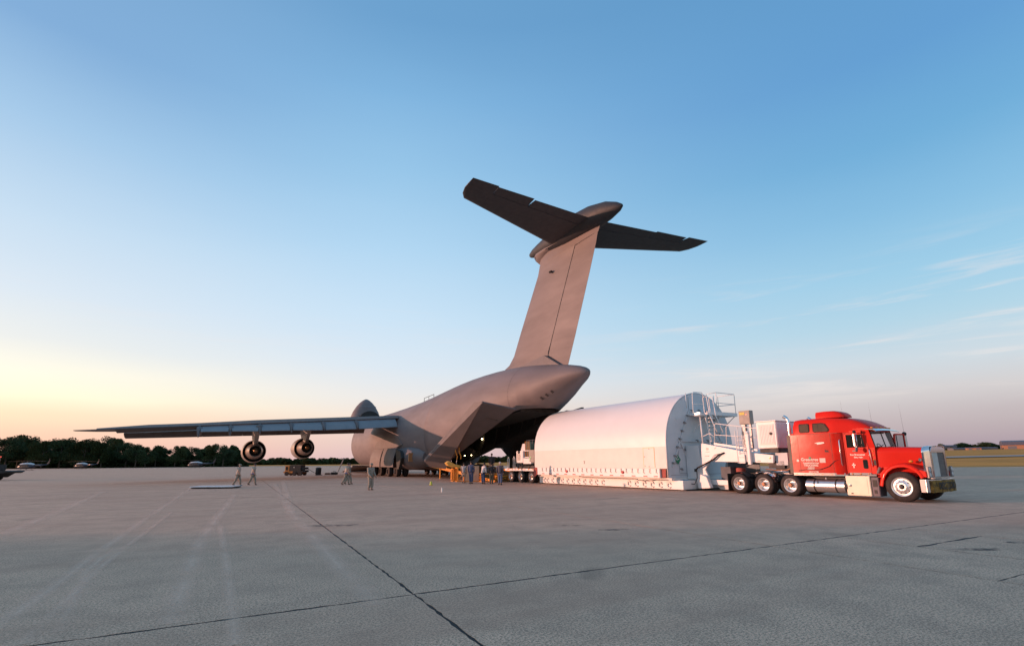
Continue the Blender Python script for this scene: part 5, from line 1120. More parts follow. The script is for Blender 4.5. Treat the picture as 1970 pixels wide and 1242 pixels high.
# --- landing gear
for s in (1, -1):
    MB().loft([[(x, s*(2.6+w*max(0, math.cos(a))), 2.25+h*math.sin(a)) for a in [R(-90+k*15) for k in range(13)]] for x, w, h in ((24.8, 0.9, 0.8), (26.5, 1.45, 1.2), (29, 1.8, 1.42), (31, 1.72, 1.45), (33, 1.7, 1.5), (39, 1.7, 1.5), (42, 1.65, 1.4), (44, 1.4, 1.1), (45.5, 0.9, 0.7))], closed=True).build('gear_fairing', m_grey2, ac, smooth=50)
    for x0, x1, mt in ((37.2, 42.4, m_grey), (31.2, 36.7, m_grey2)):
        mb = MB(); rr_ = []
        for x in (x0, x1):
            o_ = [(x, s*(4.55+0.42*math.sin(R(k*22))), 3.45-k*0.46) for k in range(6)]
            rr_.append(o_+[(x, y-s*0.06, z) for _, y, z in reversed(o_)])
        mb.loft(rr_).build('gear_door', mt, ac, smooth=50)
    MB().bb(36.72, 37.18, s*4.2, s*4.62, 1.2, 3.4).build('gear_bay', m_duct, ac)
    MB().prism([(29.6, 0.9), (30.2, 0.95), (31.0, 3.3), (29.2, 3.0), (28.6, 2.2)], 'y', s*4.40, s*4.75).build('gear_bay', m_duct, ac)
    for xg in (40.2, 33.2):
        MB().tube([(xg, s*3.7, 0.62), (xg, s*3.7, 2.6)], 0.22, 10).build('gear_strut', m_steel, ac)
        MB().tube([(xg-1.3, s*3.7, 0.62), (xg+1.2, s*3.7, 0.62)], 0.13, 8).build('bogie_beam', m_dark, ac)
gw = MB().lathe([(-0.22, 0.30), (-0.24, 0.5), (-0.16, 0.62), (0.16, 0.62), (0.24, 0.5), (0.22, 0.30), (0.12, 0.28), (0.12, 0.0)], (0, 0, 0), 'y', 22).build('wheel', m_tyre, ac, smooth=40, loc=(40.2, 4.75, 0.62))
wpos = [(xg+dx, s*yy) for s in (1, -1) for xg in (40.2, 33.2) for dx, yy in ((0, 4.75), (0, 2.7), (1.35, 4.2), (1.35, 3.2), (-1.35, 4.2), (-1.35, 3.2))][1:]
for x, y in wpos+[(57.2, y) for y in (-1.1, -0.4, 0.4, 1.1)]: part(gw, 'wheel', ac, (x, y, 0.62))
MB().tube([(57.2, 0, 0.6), (57.2, 0, 1.6)], 0.2, 10).build('gear_strut', m_steel, ac)
# small open hatch on the flank; the low sun's orange is painted into its colour
MB().bb(26.7, 26.95, 3.6, 4.45, 1.8, 2.75).build('service_hatch', mat('hatch_primer', (0.40, 0.17, 0.06), 0.5), ac)
MB().bb(26.96, 27.3, 3.6, 4.15, 1.9, 2.6).build('hatch_opening', m_duct, ac)
MB().prism([(45.2, 3.9), (44.0, 4.6), (40.5, 5.1), (33.5, 4.9), (31.5, 3.8), (34, 3.5), (43, 3.5)], 'y', 3.4, 3.72).build('gear_pod_shoulder', m_grey2, ac, bevel=0.1)
# --- raised nose visor and front ramp
rings = []
for z, hw, dx in ((8.6, 3.0, 1.9), (9.9, 2.78, 1.8), (11.0, 2.36, 1.6), (12.0, 1.78, 1.3), (12.7, 1.2, 0.95), (13.15, 0.68, 0.6), (13.38, 0.28, 0.25), (13.45, 0.02, 0.02)):
    rings.append([(66.2+dx*math.sin(2*PI*k/24), 0.25+hw*math.cos(2*PI*k/24), z) for k in range(24)])
MB().loft(rings).build('nose_visor', m_grey, ac, smooth=50)
arch_ = [(-2.0, 8.6)]+[(-0.1-1.95*math.cos(PI*k/14), 9.3+1.75*math.sin(PI*k/14)) for k in range(15)]+[(1.85, 8.6)]
MB().prism(arch_, 'x', 64.05, 66).build('visor_opening', m_duct, ac)
MB().tube([(64.35, -1.2, 11.9), (64.45, 1.5, 11.9)], 0.04, 5).build('visor_seam', m_flap, ac)
for y in (-1.6, 1.8): MB().tube([(62.5, y, 9.2), (65, y, 10.2)], 0.12, 6).build('visor_arm', m_dark, ac)
MB().prism([(62.5, 1.25), (62.5, 1.05), (71.5, 0.03), (71.6, 0.10)], 'y', -3.0, 3.0).build('front_ramp', m_flap, ac)
MB().tube([(67.4, 3.5, 2.5), (71.6, 3.6, 0.15)], 0.11, 6).build('ramp_rail', m_flap, ac)

# small fittings on the crown and belly of the tail
rail_ = [(33.5, 0.4, 9.35), (33.5, 0.4, 9.95), (30.0, 0.4, 10.05), (30.0, 0.4, 9.5)]
MB().tube(rail_, 0.035, 5).build('crown_rail', m_seamg, ac); MB().tube([(31.8, 0.4, 9.4), (31.8, 0.4, 10.0)], 0.03, 5).build('crown_rail', m_seamg, ac)
for k in range(3):
    a = R(-30-k*0); x = 2.4+k*0.55; p = sect(x, R(-42)); q = sect(x, R(-54))
    p2 = sect(x+0.2, R(-42)); q2 = sect(x+0.2, R(-54)); dn = 0.03
    for s in (1,):
        mb = MB(); P4 = [p, q, q2, p2]; mb.add([(a_, -(-b2)*1.0+dn, c_-dn) for a_, b2, c_ in P4], [(0, 1, 2, 3)]); mb.build('tail_vent', m_seamg, ac)
for x in (6.9,):
    ring = [sect(x, R(-42)+(PI-2*R(-42))*i/40, -0.006) for i in range(41)]; ring2 = [(p[0]+0.045, p[1], p[2]) for p in ring]
    mb = MB(); mb.add(ring+ring2, [(i, i+1, i+42, i+41) for i in range(40)]); mb.build('skin_joint', m_seamg, ac)
for x in (11.5, 16.5, 25.5, 30.5, 46.5, 54.0):
    ring = [sect(x, R(-10)+(PI-2*R(-10))*i/40, -0.004) for i in range(41)]; ring2 = [(p[0]+0.03, p[1], p[2]) for p in ring]
    mb = MB(); mb.add(ring+ring2, [(i, i+1, i+42, i+41) for i in range(40)]); mb.build('skin_joint', m_grey2, ac)
# loading ramp extension: orange bridge plates and stands
ra = thing('loading_ramp', 'orange-brown loading ramp laid from the aircraft sill to the concrete', 'ramp', ACL, ACA)
MB().prism([(23.8, 1.38), (23.8, 1.2), (9.2, 0.02), (9.0, 0.05)], 'y', -2.7, 2.7).build('ramp_deck', mat('ramp_ochre', (0.28, 0.14, 0.03), 0.7, var=0.4), ra)
for y in (-2.75, 2.75): MB().prism([(23.8, 1.55), (23.8, 1.15), (9.0, 0.0), (8.8, 0.16)], 'y', y-0.08, y+0.08).build('side_rail', m_orange, ra)
for x in (12, 15, 18, 21): MB().bb(x-0.08, x+0.08, 2.86, 2.94, 0.0, 0.1+(x-9)*0.08).build('rail_post', m_orange, ra)
# ------------------------------------------------------------------ orange loading stands near the left cargo door
def stand(px, D, h, label, tilt=0.0, w=0.9):
    x = (px-985)/960.0*D*0.985
    s_ = thing('loading_stand', label, 'stand', (x, D, 0), R(20), 'orange loading stands at the tail ramp')
    for a in (-w/2, w/2):
        for b_ in (-0.3, 0.3): MB().bb(a-0.05, a+0.05, b_-0.05, b_+0.05, 0.04, h).build('leg', m_orange, s_)
    MB().bb(-w/2-0.1, w/2+0.1, -0.4, 0.4, 0.0, 0.06).build('foot_plate', m_orange, s_)
    MB().bb(-w/2-0.08, w/2+0.08, -0.38, 0.38, h, h+0.08).build('head_plate', m_orange, s_)
    MB().tube([(-w/2, -0.32, 0.1), (w/2, -0.32, h-0.05)], 0.03, 6).build('brace', m_orange, s_)
    return s_
stand(873, 46.0, 1.05, 'narrow orange stand furthest left under the sloping cargo door', w=0.25); stand(886, 45.5, 1.15, 'wide orange stand just left of the man in shorts', w=0.75)
stand(976-12, 44.5, 0.42, 'low orange stand on the ground by the trailer dolly', w=1.0); stand(938, 44.5, 0.62, 'low orange stand between the jeans man and the backpack man', w=1.2)
def bx_(px, D): return ((px-985)/960.0*D*0.985, D, 0)
am = thing('loader_arm', 'tilted yellow-orange beam lying on the stands under the open cargo door', 'beam', bx_(876, 45.8), R(28))
MB().prism([(-1.0, 1.62), (-0.75, 1.78), (-0.2, 1.5), (0.5, 1.35), (0.8, 1.22), (0.75, 1.14), (-0.4, 1.24), (-0.8, 1.38)], 'y', -0.3, 0.3).build('beam', mat('yellow_orange_paint', (0.85, 0.48, 0.10), 0.5), am, bevel=0.02)
for x in (-0.5, 0.0): MB().tube([(x, -0.1, 1.5), (x+0.03, -0.1, 1.85)], 0.03, 6).build('pin', m_steel, am)
for px, lb in ((899, 'upright cream panel behind the man in shorts'), (914, 'upright cream panel right of the man in blue')):
    p_ = thing('barrier_panel', lb, 'panel', bx_(px, 45.0), R(10)); MB().bb(-0.28, 0.28, -0.12, 0.12, 0.05, 1.35).build('board', mat('peach_panel', (0.72, 0.44, 0.28), 0.6), p_, bevel=0.02); MB().bb(-0.34, 0.34, -0.2, 0.2, 0.0, 0.06).build('foot', m_orange, p_)
for px, lb in ((874, 'left one of two short orange lifting straps hanging by the cargo sill'), (881, 'right one of two orange lifting straps hanging by the cargo sill')):
    o = MB().tube([(0, 0, 3.2), (0.05, 0, 2.6), (0.22, 0, 2.2), (0.18, 0, 1.95)], 0.05, 6).build('lifting_strap', m_orange, loc=bx_(px, 47.0)); tag(o, lb, 'strap', 'lifting straps at the cargo sill')

# ------------------------------------------------------------------ people
skin_m = mat('skin', (0.42, 0.24, 0.17), 0.6); hair_d = mat('dark_hair', (0.03, 0.022, 0.018), 0.8); hair_w = mat('white_hair', (0.55, 0.52, 0.5), 0.8)
boot_m = mat('tan_boots', (0.12, 0.085, 0.06), 0.8); shoe_m = mat('dark_shoes', (0.03, 0.028, 0.028), 0.7)
camo = mat('grey_green_camouflage', (0.36, 0.31, 0.25), 0.9, alt=(0.17, 0.16, 0.13), scale=9)
tee = mat('sand_tshirt', (0.55, 0.45, 0.36), 0.9)
def skinned(name, verts, edges, radii, material, parent, root=0, sub=1):
    me = bpy.data.meshes.new(name); me.from_pydata([Vector(v) for v in verts], edges, []); me.update()
    o = bpy.data.objects.new(name, me); COL.objects.link(o)
    mod = o.modifiers.new('s', 'SKIN'); mod.use_smooth_shade = True
    lay = me.skin_vertices[0].data if me.skin_vertices else None
    if lay is None:
        bm = bmesh.new(); bm.from_mesh(me); bm.verts.layers.skin.verify(); bm.to_mesh(me); bm.free(); lay = me.skin_vertices[0].data
    for i, r_ in enumerate(radii):
        lay[i].radius = r_ if isinstance(r_, tuple) else (r_, r_); lay[i].use_root = (i == root)
    ss_ = o.modifiers.new('u', 'SUBSURF'); ss_.levels = sub; ss_.render_levels = sub
    dg = bpy.context.evaluated_depsgraph_get(); dg.update()
    nm = bpy.data.meshes.new_from_object(o.evaluated_get(dg)); o.modifiers.clear(); o.data = nm; bpy.data.meshes.remove(me)
    nm.name = name; nm.materials.clear(); nm.materials.append(material)
    nm.polygons.foreach_set('use_smooth', [True]*len(nm.polygons)); o.parent = parent; return o
def person(loc, rotz, H_, label, group, shirt, trouser, boots, hair=None, pose='stand', lean=0.0, hat=None, shorts=False, sleeves=True, belt=None, pack=None, arms=None):
    """person facing +x; heights as fractions of H_"""
    k = H_; P = thing('person', label, 'person', loc, rotz, group)
    hip = 0.515*k; lx = {'stand': (0.0, 0.02), 'walk': (0.12, -0.17), 'ease': (0.02, -0.03)}[pose]
    if pose == 'walk': hip = 0.495*k
    def L_(s, fx):
        kn = Vector((fx*0.55*k+(0.03 if fx >= 0 else 0.04)*k, s*0.05*k, 0.275*k)); an = Vector((fx*k, s*0.052*k, 0.045*k+(0.03*k if fx < -0.1 else 0)))
        return Vector((0, s*0.048*k, hip-0.02*k)), kn, an
    lg = {1: L_(1, lx[0]), -1: L_(-1, lx[1])}
    sh = Vector((lean*0.30*k, 0, 0.815*k)); nk = sh+Vector((lean*0.05*k, 0, 0.035*k)); hd = nk+Vector((0.012*k+lean*0.06*k, 0, 0.085*k))
    arms = arms or ({1: (-0.05, 0.02), -1: (0.05, 0.05)} if pose == 'walk' else {1: (0.01, 0.03), -1: (0.01, 0.03)})
    ar = {}
    for s in (1, -1):
        a0 = sh+Vector((0, s*0.112*k, -0.005*k)); el = a0+Vector((arms[s][0]*k*0.6, s*0.02*k, -0.17*k)); wr = el+Vector(((arms[s][0]*0.6+arms[s][1])*k, -s*0.004*k, -0.135*k)); ar[s] = (a0, el, wr)
    # body: head, neck, arms and hands, legs as one continuous figure
    v = [Vector((0, 0, hip)), Vector((lean*0.12*k, 0, 0.66*k)), sh, nk, hd-Vector((0, 0, 0.03*k)), hd+Vector((0, 0, 0.035*k)), hd+Vector((0.05*k, 0, 0.0))]
    e = [(0, 1), (1, 2), (2, 3), (3, 4), (4, 5), (4, 6)]; r_ = [0.045*k, 0.045*k, 0.045*k, 0.030*k, (0.046*k, 0.055*k), (0.044*k, 0.05*k), 0.009*k]
    for s in (1, -1):
        a0, el, wr = ar[s]; i = len(v); d = (wr-el).normalized()
        v += [a0, el, wr, wr+d*0.045*k]; e += [(2, i), (i, i+1), (i+1, i+2), (i+2, i+3)]; r_ += [0.040*k, 0.032*k, 0.023*k, (0.015*k, 0.024*k)]
        for f_ in range(4):
            j = len(v); sp = (f_-1.5)*0.010*k; ln = (0.034, 0.041, 0.038, 0.030)[f_]*k
            v += [wr+d*0.055*k+Vector((sp, 0, 0)), wr+d*(0.055*k+ln)+Vector((sp*1.2+0.008*k, -s*0.010*k, 0))]; e += [(i+3, j), (j, j+1)]; r_ += [0.0052*k, 0.0042*k]
        j = len(v); v += [wr+d*0.03*k+Vector((0.024*k, -s*0.006*k, 0))]; e += [(i+3, j)]; r_ += [0.006*k]
        h_, kn, an = lg[s]; i = len(v); v += [h_, kn, an, an+Vector((0.09*k, s*0.01*k, -0.025*k))]; e += [(0, i), (i, i+1), (i+1, i+2), (i+2, i+3)]; r_ += [0.04*k, 0.030*k, 0.022*k, (0.02*k, 0.012*k)]
    skinned('body', v, e, r_, skin_m, P)
    # shirt
    v = [Vector((0, 0, hip-0.02*k)), Vector((lean*0.12*k, 0, 0.66*k)), sh-Vector((0, 0, 0.02*k)), sh+Vector((lean*0.02*k, 0, 0.015*k)), Vector((0, 0, hip+0.03*k))]; e = [(0, 4), (4, 1), (1, 2), (2, 3)]; r_ = [(0.112*k, 0.095*k), (0.102*k, 0.085*k), (0.105*k, 0.085*k), (0.055*k, 0.05*k), (0.105*k, 0.088*k)]
    for s in (1, -1):
        a0, el, wr = ar[s]; i = len(v)
        if sleeves: v += [a0, el, el.lerp(wr, 0.9)]; e += [(2, i), (i, i+1), (i+1, i+2)]; r_ += [0.056*k, 0.044*k, 0.036*k]
        else: v += [a0, a0.lerp(el, 0.75)]; e += [(2, i), (i, i+1)]; r_ += [0.056*k, 0.046*k]
    skinned('shirt', v, e, r_, shirt, P)
    v = [Vector((0, 0, hip+0.03*k))]; e = []; r_ = [0.088*k]
    for s in (1, -1):
        h_, kn, an = lg[s]; i = len(v)
        if shorts: v += [h_, h_.lerp(kn, 0.9)]; e += [(0, i), (i, i+1)]; r_ += [0.076*k, 0.064*k]
        else: v += [h_, kn, an+(kn-an)*0.08]; e += [(0, i), (i, i+1), (i+1, i+2)]; r_ += [0.074*k, 0.058*k, 0.048*k]
    skinned('trousers' if not shorts else 'shorts', v, e, r_, trouser, P)
    for s in (1, -1):
        an = lg[s][2]; tp = R(25) if (pose == 'walk' and s == -1) else 0
        v = [an+Vector((-0.02*k, 0, 0.02*k)), an+Vector((0, 0, -0.022*k)), an+Vector((0.055*k*math.cos(tp), s*0.005*k, -0.026*k-0.05*k*math.sin(tp))), an+Vector((0.095*k*math.cos(tp), s*0.01*k, -0.028*k-0.09*k*math.sin(tp)))]
        skinned('boot' if boots is boot_m else 'shoe', v, [(0, 1), (1, 2), (2, 3)], [0.040*k, 0.030*k, (0.032*k, 0.022*k), (0.026*k, 0.016*k)], boots, P)
    if hat: MB().lathe([(-0.02*k, 0.062*k), (0.03*k, 0.060*k), (0.05*k, 0.045*k), (0.052*k, 0)], (hd.x, 0, hd.z+0.025*k), 'z', 14).box((hd.x+0.07*k, 0, hd.z+0.012*k), (0.05*k, 0.07*k, 0.008*k)).build('cap', hat, P, smooth=40)
    else: MB().ball((hd.x-0.012*k, 0, hd.z+0.022*k), 0.056*k, 12, 8, (1.0, 0.95, 0.95)).build('hair', hair or hair_d, P, smooth=True)
    if belt: MB().lathe([(hip+0.02*k, 0.09*k), (hip+0.05*k, 0.092*k)], (0, 0, 0), 'z', 14).build('armband', belt, P)
    if pack: MB().box((-0.10*k+lean*0.2*k, 0, 0.72*k), (0.09*k, 0.15*k, 0.2*k)).build('backpack', pack, P, bevel=0.02)
    return P
GP = lambda px, py: tuple(ground_pt(px, py))
blueb = mat('blue_armband', (0.05, 0.10, 0.55), 0.7)
WK = 'airmen in camouflage on the open apron'
wdir = R(8)
person(GP(456, 933.5), wdir, 1.68, 'leftmost of two airmen walking right under the outer engine', WK, tee, camo, boot_m, pose='walk', hat=camo, sleeves=False, lean=0.10)
person(GP(485, 932.5), wdir, 1.72, 'airman walking right with blue armband, directly below the outer engine', WK, tee, camo, boot_m, pose='walk', hat=None, sleeves=False, belt=blueb, lean=0.12)
person(GP(665, 932.0), R(5), 1.70, 'airman striding right ahead of the nose gear in pale shirt with blue belt', WK, tee, camo, boot_m, pose='walk', lean=0.15, sleeves=False, belt=blueb)
person(GP(670, 930.8), R(5), 1.68, 'airman half hidden behind the striding airman in front of the nose', WK, camo, camo, boot_m, pose='walk', lean=0.05)
person(GP(712, 942), R(-35), 1.66, 'airman in camouflage standing alone in front of the gear doors', WK, camo, camo, boot_m, pose='ease', hat=camo, arms={1: (0.03, 0.10), -1: (0.03, 0.12)})
GW = 'people gathered at the tail ramp'
wt = mat('pale_grey_shirt', (0.42, 0.40, 0.40), 0.9); khaki = mat('khaki_shorts', (0.40, 0.33, 0.27), 0.9)
bl = mat('blue_overalls', (0.07, 0.09, 0.17), 0.9); jean = mat('blue_jeans', (0.035, 0.07, 0.15), 0.9); wht = mat('white_shirt', (0.68, 0.62, 0.6), 0.9)
dk = mat('dark_shirt', (0.05, 0.045, 0.05), 0.9); drab = mat('olive_trousers', (0.12, 0.11, 0.08), 0.9); gsh = mat('charcoal_shirt', (0.10, 0.09, 0.11), 0.9)
person(GP(892, 928.5), R(80), 1.62, 'man in pale grey T-shirt and khaki shorts by the orange stand', GW, wt, khaki, shoe_m, sleeves=False, shorts=True)
person(GP(906, 930), R(75), 1.75, 'man in blue work clothes seen from behind by the orange stand', GW, bl, bl, shoe_m, pose='ease')
person(GP(929, 930.5), R(40), 1.62, 'man in white shirt and jeans bending his head forward', GW, wht, jean, shoe_m, lean=0.22, sleeves=True)
person(GP(945.5, 930.5), R(85), 1.60, 'man in olive trousers carrying a black backpack', GW, dk, drab, shoe_m, pack=mat('black_backpack', (0.03, 0.03, 0.035), 0.8))
q = GP(945, 928); sc_ = 46.0/q[1]
person((q[0]*sc_+0.05, 46.0, 0.62), R(250), 1.80, 'man in dark clothes standing higher up on the loading ramp', GW, dk, drab, shoe_m, pose='stand')
person(GP(962, 932.3), R(80), 1.68, 'white-haired man in charcoal shirt and jeans nearest the dolly wheels', GW, gsh, mat('faded_jeans', (0.10, 0.13, 0.22), 0.9), shoe_m, hair=hair_w, pose='ease')

# ------------------------------------------------------------------ ground power cart, hose, bins
gx = (572-985)/960.0*73.6*0.985
gc = thing('ground_power_cart', 'small orange and black ground power cart parked under the wing', 'cart', (gx, 73.6, 0), R(-8))
m_orb = mat('cart_orange', (0.55, 0.20, 0.04), 0.55)
MB().bb(-1.45, -0.75, -0.6, 0.6, 0.35, 1.42).build('end_housing', m_orb, gc, bevel=0.05)
MB().bb(-0.74, 1.0, -0.6, 0.6, 0.62, 1.48).build('engine_housing', mat('cart_black', (0.03, 0.026, 0.024), 0.5), gc, bevel=0.05)
MB().bb(-0.70, -0.1, -0.605, -0.60, 0.70, 1.42).build('side_panel', m_blk, gc); MB().bb(0.0, 0.95, -0.605, -0.60, 0.70, 1.42).build('side_panel', m_blk, gc)
MB().lathe([(0, 0.07), (-0.01, 0)], (-0.05, -0.61, 1.15), 'y', 12).build('white_badge', m_wtxt, gc)
MB().bb(-1.30, -1.0, -0.615, -0.60, 0.75, 1.25).build('cab_window', m_glass, gc)
MB().bb(-1.65, 1.25, -0.62, 0.62, 0.34, 0.60).build('chassis', m_orb, gc, bevel=0.03)
MB().bb(-0.2, 1.3, -0.63, -0.621, 0.36, 0.62).build('skirt', m_blk, gc)
MB().bb(1.02, 1.55, -0.5, 0.5, 0.85, 1.15).build('cable_tray', m_dark, gc); MB().bb(1.2, 1.6, -0.5, 0.5, 0.45, 0.75).build('tow_box', m_dark, gc)
for x in (-1.15, 0.05, 0.95):
    for s in (-1, 1): MB().lathe([(-0.12, 0.05), (-0.12, 0.28), (0.12, 0.28), (0.12, 0.05)], (x, s*0.55, 0.28), 'y', 16).build('wheel', m_tyre, gc, smooth=40)
MB().tube([(1.5, -0.2, 0.95), (1.9, -0.3, 0.98), (1.75, -0.3, 1.15)], 0.05, 6).build('cable', m_black, gc)
hz_ = MB().tube([(gx+1.6, 73.3, 1.0), (gx+2.4, 73.3, 0.55), (gx+3.3, 73.2, 0.15), (gx+3.9, 73.2, 0.04)], 0.035, 6).build('power_cable', m_black, smooth=True); tag(hz_, 'thin dark cable trailing from the power cart to the black bin', 'cable')
def at(px, py): return GP(px, py)
b1 = thing('waste_bin', 'black barrel-shaped bin on the apron right of the power cart', 'bin', at(612, 913.5))
MB().lathe([(0, 0.36), (0.05, 0.38), (1.0, 0.40), (1.05, 0.36)], (0, 0, 0), 'z', 16).build('barrel', m_dark, b1, smooth=40); MB().lathe([(1.06, 0.38), (1.12, 0.2), (1.13, 0)], (0, 0, 0), 'z', 16).build('lid', m_blk, b1)
b2 = thing('wheel_chock', 'small brown chock on the ground between bin and toolbox', 'chock', at(630, 912.5))
MB().prism([(-0.4, 0), (0.4, 0), (0.3, 0.26), (-0.3, 0.26)], 'y', -0.2, 0.2).build('block', mat('brown_wood', (0.16, 0.07, 0.04), 0.8), b2); MB().tube([(0.3, 0, 0.2), (0.5, 0, 0.1)], 0.02, 5).build('rope', m_dark, b2)
b3 = thing('tool_bag', 'dark tool bag lying on the apron left of the aircraft nose', 'bag', at(643, 912.5))
MB().bb(-0.5, 0.5, -0.25, 0.25, 0.0, 0.36).build('bag', m_dark, b3, bevel=0.08); MB().tube([(-0.2, 0, 0.36), (-0.15, 0, 0.5), (0.15, 0, 0.5), (0.2, 0, 0.36)], 0.03, 6).build('handle', m_dark, b3)
pk = thing('cargo_pallet', 'flat white-topped cargo pallet lying on the concrete at left', 'pallet', tuple(at(416, 938.5)), R(2))
MB().bb(-1.50, 1.50, -0.75, 0.75, 0.10, 0.16).build('top_sheet', mat('pallet_top', (0.85, 0.80, 0.80), 0.5, var=0.2), pk, bevel=0.01)
MB().bb(-1.38, 1.42, -0.68, 0.68, 0.03, 0.099).build('core', m_dark, pk)
for x in (-1.2, -0.4, 0.4, 1.2): MB().bb(x-0.1, x+0.1, -0.7, 0.7, 0.0, 0.03).build('skid', mat('brown_wood', (0, 0, 0)), pk)
c1 = thing('marker_cone', 'tiny yellow-green marker standing on the concrete below the cargo door', 'marker', at(829, 933))
MB().lathe([(0.03, 0.10), (0.28, 0.06), (0.30, 0.0)], (0, 0, 0), 'z', 10).build('cone', mat('yellow_green_plastic', (0.55, 0.62, 0.05), 0.5), c1); MB().bb(-0.13, 0.13, -0.13, 0.13, 0, 0.03).build('base', m_orange, c1)
c2 = thing('water_bottle', 'tiny clear white bottle standing on the concrete below the tail', 'bottle', at(850, 946))
MB().lathe([(0, 0.04), (0.2, 0.045), (0.24, 0.02), (0.27, 0.02)], (0, 0, 0), 'z', 10).build('bottle', m_wtxt, c2, smooth=40); MB().lathe([(0.27, 0.022), (0.3, 0.022), (0.3, 0)], (0, 0, 0), 'z', 8).build('cap', m_flap, c2)

# ------------------------------------------------------------------ helicopters
navy = mat('navy_helicopter_paint', (0.02, 0.026, 0.05), 0.35); hwht = mat('white_helicopter_top', (0.62, 0.64, 0.68), 0.4); gold = mat('pale_stripe', (0.55, 0.45, 0.3), 0.5)
def helicopter(px, D, label, sc=1.0, flip=1, rz=0.0):
    x = (px-985)/960.0*D*0.985
    h = thing('helicopter', label, 'helicopter', (x, D, 0), rz+PI, 'dark blue helicopters parked on the far apron'); h.scale = (sc, sc, sc)
    def sec_(x, w, z0, z1, n=12): return [(x, w*math.cos(2*PI*k/n), (z0+z1)/2+(z1-z0)/2*math.sin(2*PI*k/n)) for k in range(n)]
    MB().loft([sec_(3.6, 0.05, 1.0, 1.1), sec_(3.2, 0.55, 0.7, 1.5), sec_(2.4, 0.95, 0.6, 1.95), sec_(1.2, 1.15, 0.55, 2.15), sec_(-1.2, 1.15, 0.55, 2.15), sec_(-2.4, 0.85, 0.75, 2.0), sec_(-3.4, 0.4, 1.2, 1.85)]).build('fuselage', navy, h, smooth=50)
    MB().loft([sec_(2.5, 0.6, 1.75, 2.15), sec_(1.9, 0.9, 1.75, 2.5), sec_(0.5, 1.0, 1.8, 2.65), sec_(-1.0, 0.95, 1.85, 2.7), sec_(-2.3, 0.6, 1.8, 2.4), sec_(-3.2, 0.25, 1.7, 2.0)]).build('engine_cowling', hwht, h, smooth=50)
    MB().tube([(-2.8, 0, 1.65), (-5.5, 0, 1.75), (-8.2, 0, 2.0)], [0.42, 0.3, 0.16], 10).build('tail_boom', navy, h, smooth=True)
    MB().prism([(-7.6, 1.9), (-8.3, 1.95), (-9.1, 3.5), (-8.6, 3.5)], 'y', -0.06, 0.06).build('tail_fin', navy, h)
    MB().prism([(-6.4, 1.75), (-5.8, 1.75), (-6.0, 1.82)], 'y', -1.3, 1.3).build('tailplane', navy, h)
    MB().tube([(0, 0, 2.6), (0, 0, 3.35)], 0.09, 8).build('rotor_mast', m_dark, h)
    for s in (1, -1): MB().prism([(0, -0.02), (s*7.4, -0.28), (s*7.4, -0.24), (0, 0.05)], 'y', -0.27, 0.27).build('rotor_blade', m_dark, h).location = (0, 0, 3.35)
    MB().prism([(-0.05, -0.9), (0.05, -0.9), (0.1, 0.9), (-0.1, 0.9)], 'y', 0.1, 0.16).build('tail_rotor', m_dark, h).location = (-8.8, 0, 3.2)
    for s in (1, -1):
        MB().tube([(2.3, s*1.2, 0.12), (1.9, s*1.2, 0.05), (-1.6, s*1.2, 0.05)], 0.05, 6).build('skid', m_dark, h)
        for xx in (1.1, -1.0): MB().tube([(xx, s*0.7, 0.7), (xx, s*1.2, 0.05)], 0.045, 6).build('skid_leg', m_dark, h)
        MB().bb(-2.3, 2.9, s*1.155, s*1.165, 1.22, 1.28).build('stripe', gold, h)
        for xx in (-1.5, -0.6, 0.3, 1.2): MB().bb(xx, xx+0.6, s*1.10, s*1.17, 1.4, 1.85).build('window', m_glass, h)
    MB().prism([(2.45, 1.95), (3.15, 1.45), (2.9, 1.35), (2.2, 1.7)], 'y', -0.75, 0.75).build('windscreen', m_glass, h)
    return h
helicopter(55, 196, 'dark blue helicopter with white top, nearest the left edge', 1.08, rz=R(-6)); helicopter(160, 262, 'middle helicopter, dark blue with white top, before the wood', 1.15, rz=R(-10)); helicopter(378, 262, 'rightmost helicopter, dark blue with white top, below the wing tip', 1.18, rz=R(-4))
# ------------------------------------------------------------------ dark low loader vehicle cut by the left edge
vx = (0-985)/960.0*62*0.985
lo_ = thing('flatbed_loader', 'black low flatbed airfield vehicle cut off by the left edge', 'vehicle', (vx-1.2, 62, 0), R(3))
MB().prism([(-4, 0.85), (3.0, 0.85), (3.4, 1.05), (3.2, 1.15), (-4, 1.15)], 'y', -1.2, 1.2).build('deck', m_dark, lo_, bevel=0.03)
MB().prism([(-4, 0.35), (1.6, 0.35), (2.4, 0.85), (-4, 0.85)], 'y', -1.0, 1.0).build('chassis', m_black, lo_)
MB().bb(-3.6, 1.4, -0.9, 0.9, 1.15, 1.9).build('cabin', m_dark, lo_, bevel=0.08)
for k in range(4): MB().bb(-0.9+k*0.55, -0.5+k*0.55, -0.91, -0.90, 1.35, 1.72).build('window', m_glass, lo_)
MB().bb(-3.6, 2.2, -1.21, -1.2, 1.5, 1.55).build('handrail', m_steel, lo_)
for x in (-2.6, 0.6): MB().lathe([(-0.15, 0.1), (-0.15, 0.42), (0.15, 0.42), (0.15, 0.1)], (x, -0.95, 0.42), 'y', 18).build('wheel', m_tyre, lo_, smooth=40)
for x in (-2.6, 0.6): MB().lathe([(-0.15, 0.1), (-0.15, 0.42), (0.15, 0.42), (0.15, 0.1)], (x, 0.95, 0.42), 'y', 18).build('wheel', m_tyre, lo_, smooth=40)
MB().tube([(1.25, 0, 1.9), (1.25, 0, 2.75)], 0.03, 6).build('beacon_mast', m_dark, lo_); MB().ball((1.25, 0, 2.8), 0.07, 8, 6).build('beacon', mat('red_beacon', (0.8, 0.05, 0.03), 0.4, emit=(1, 0.08, 0.04), estr=1.0), lo_)

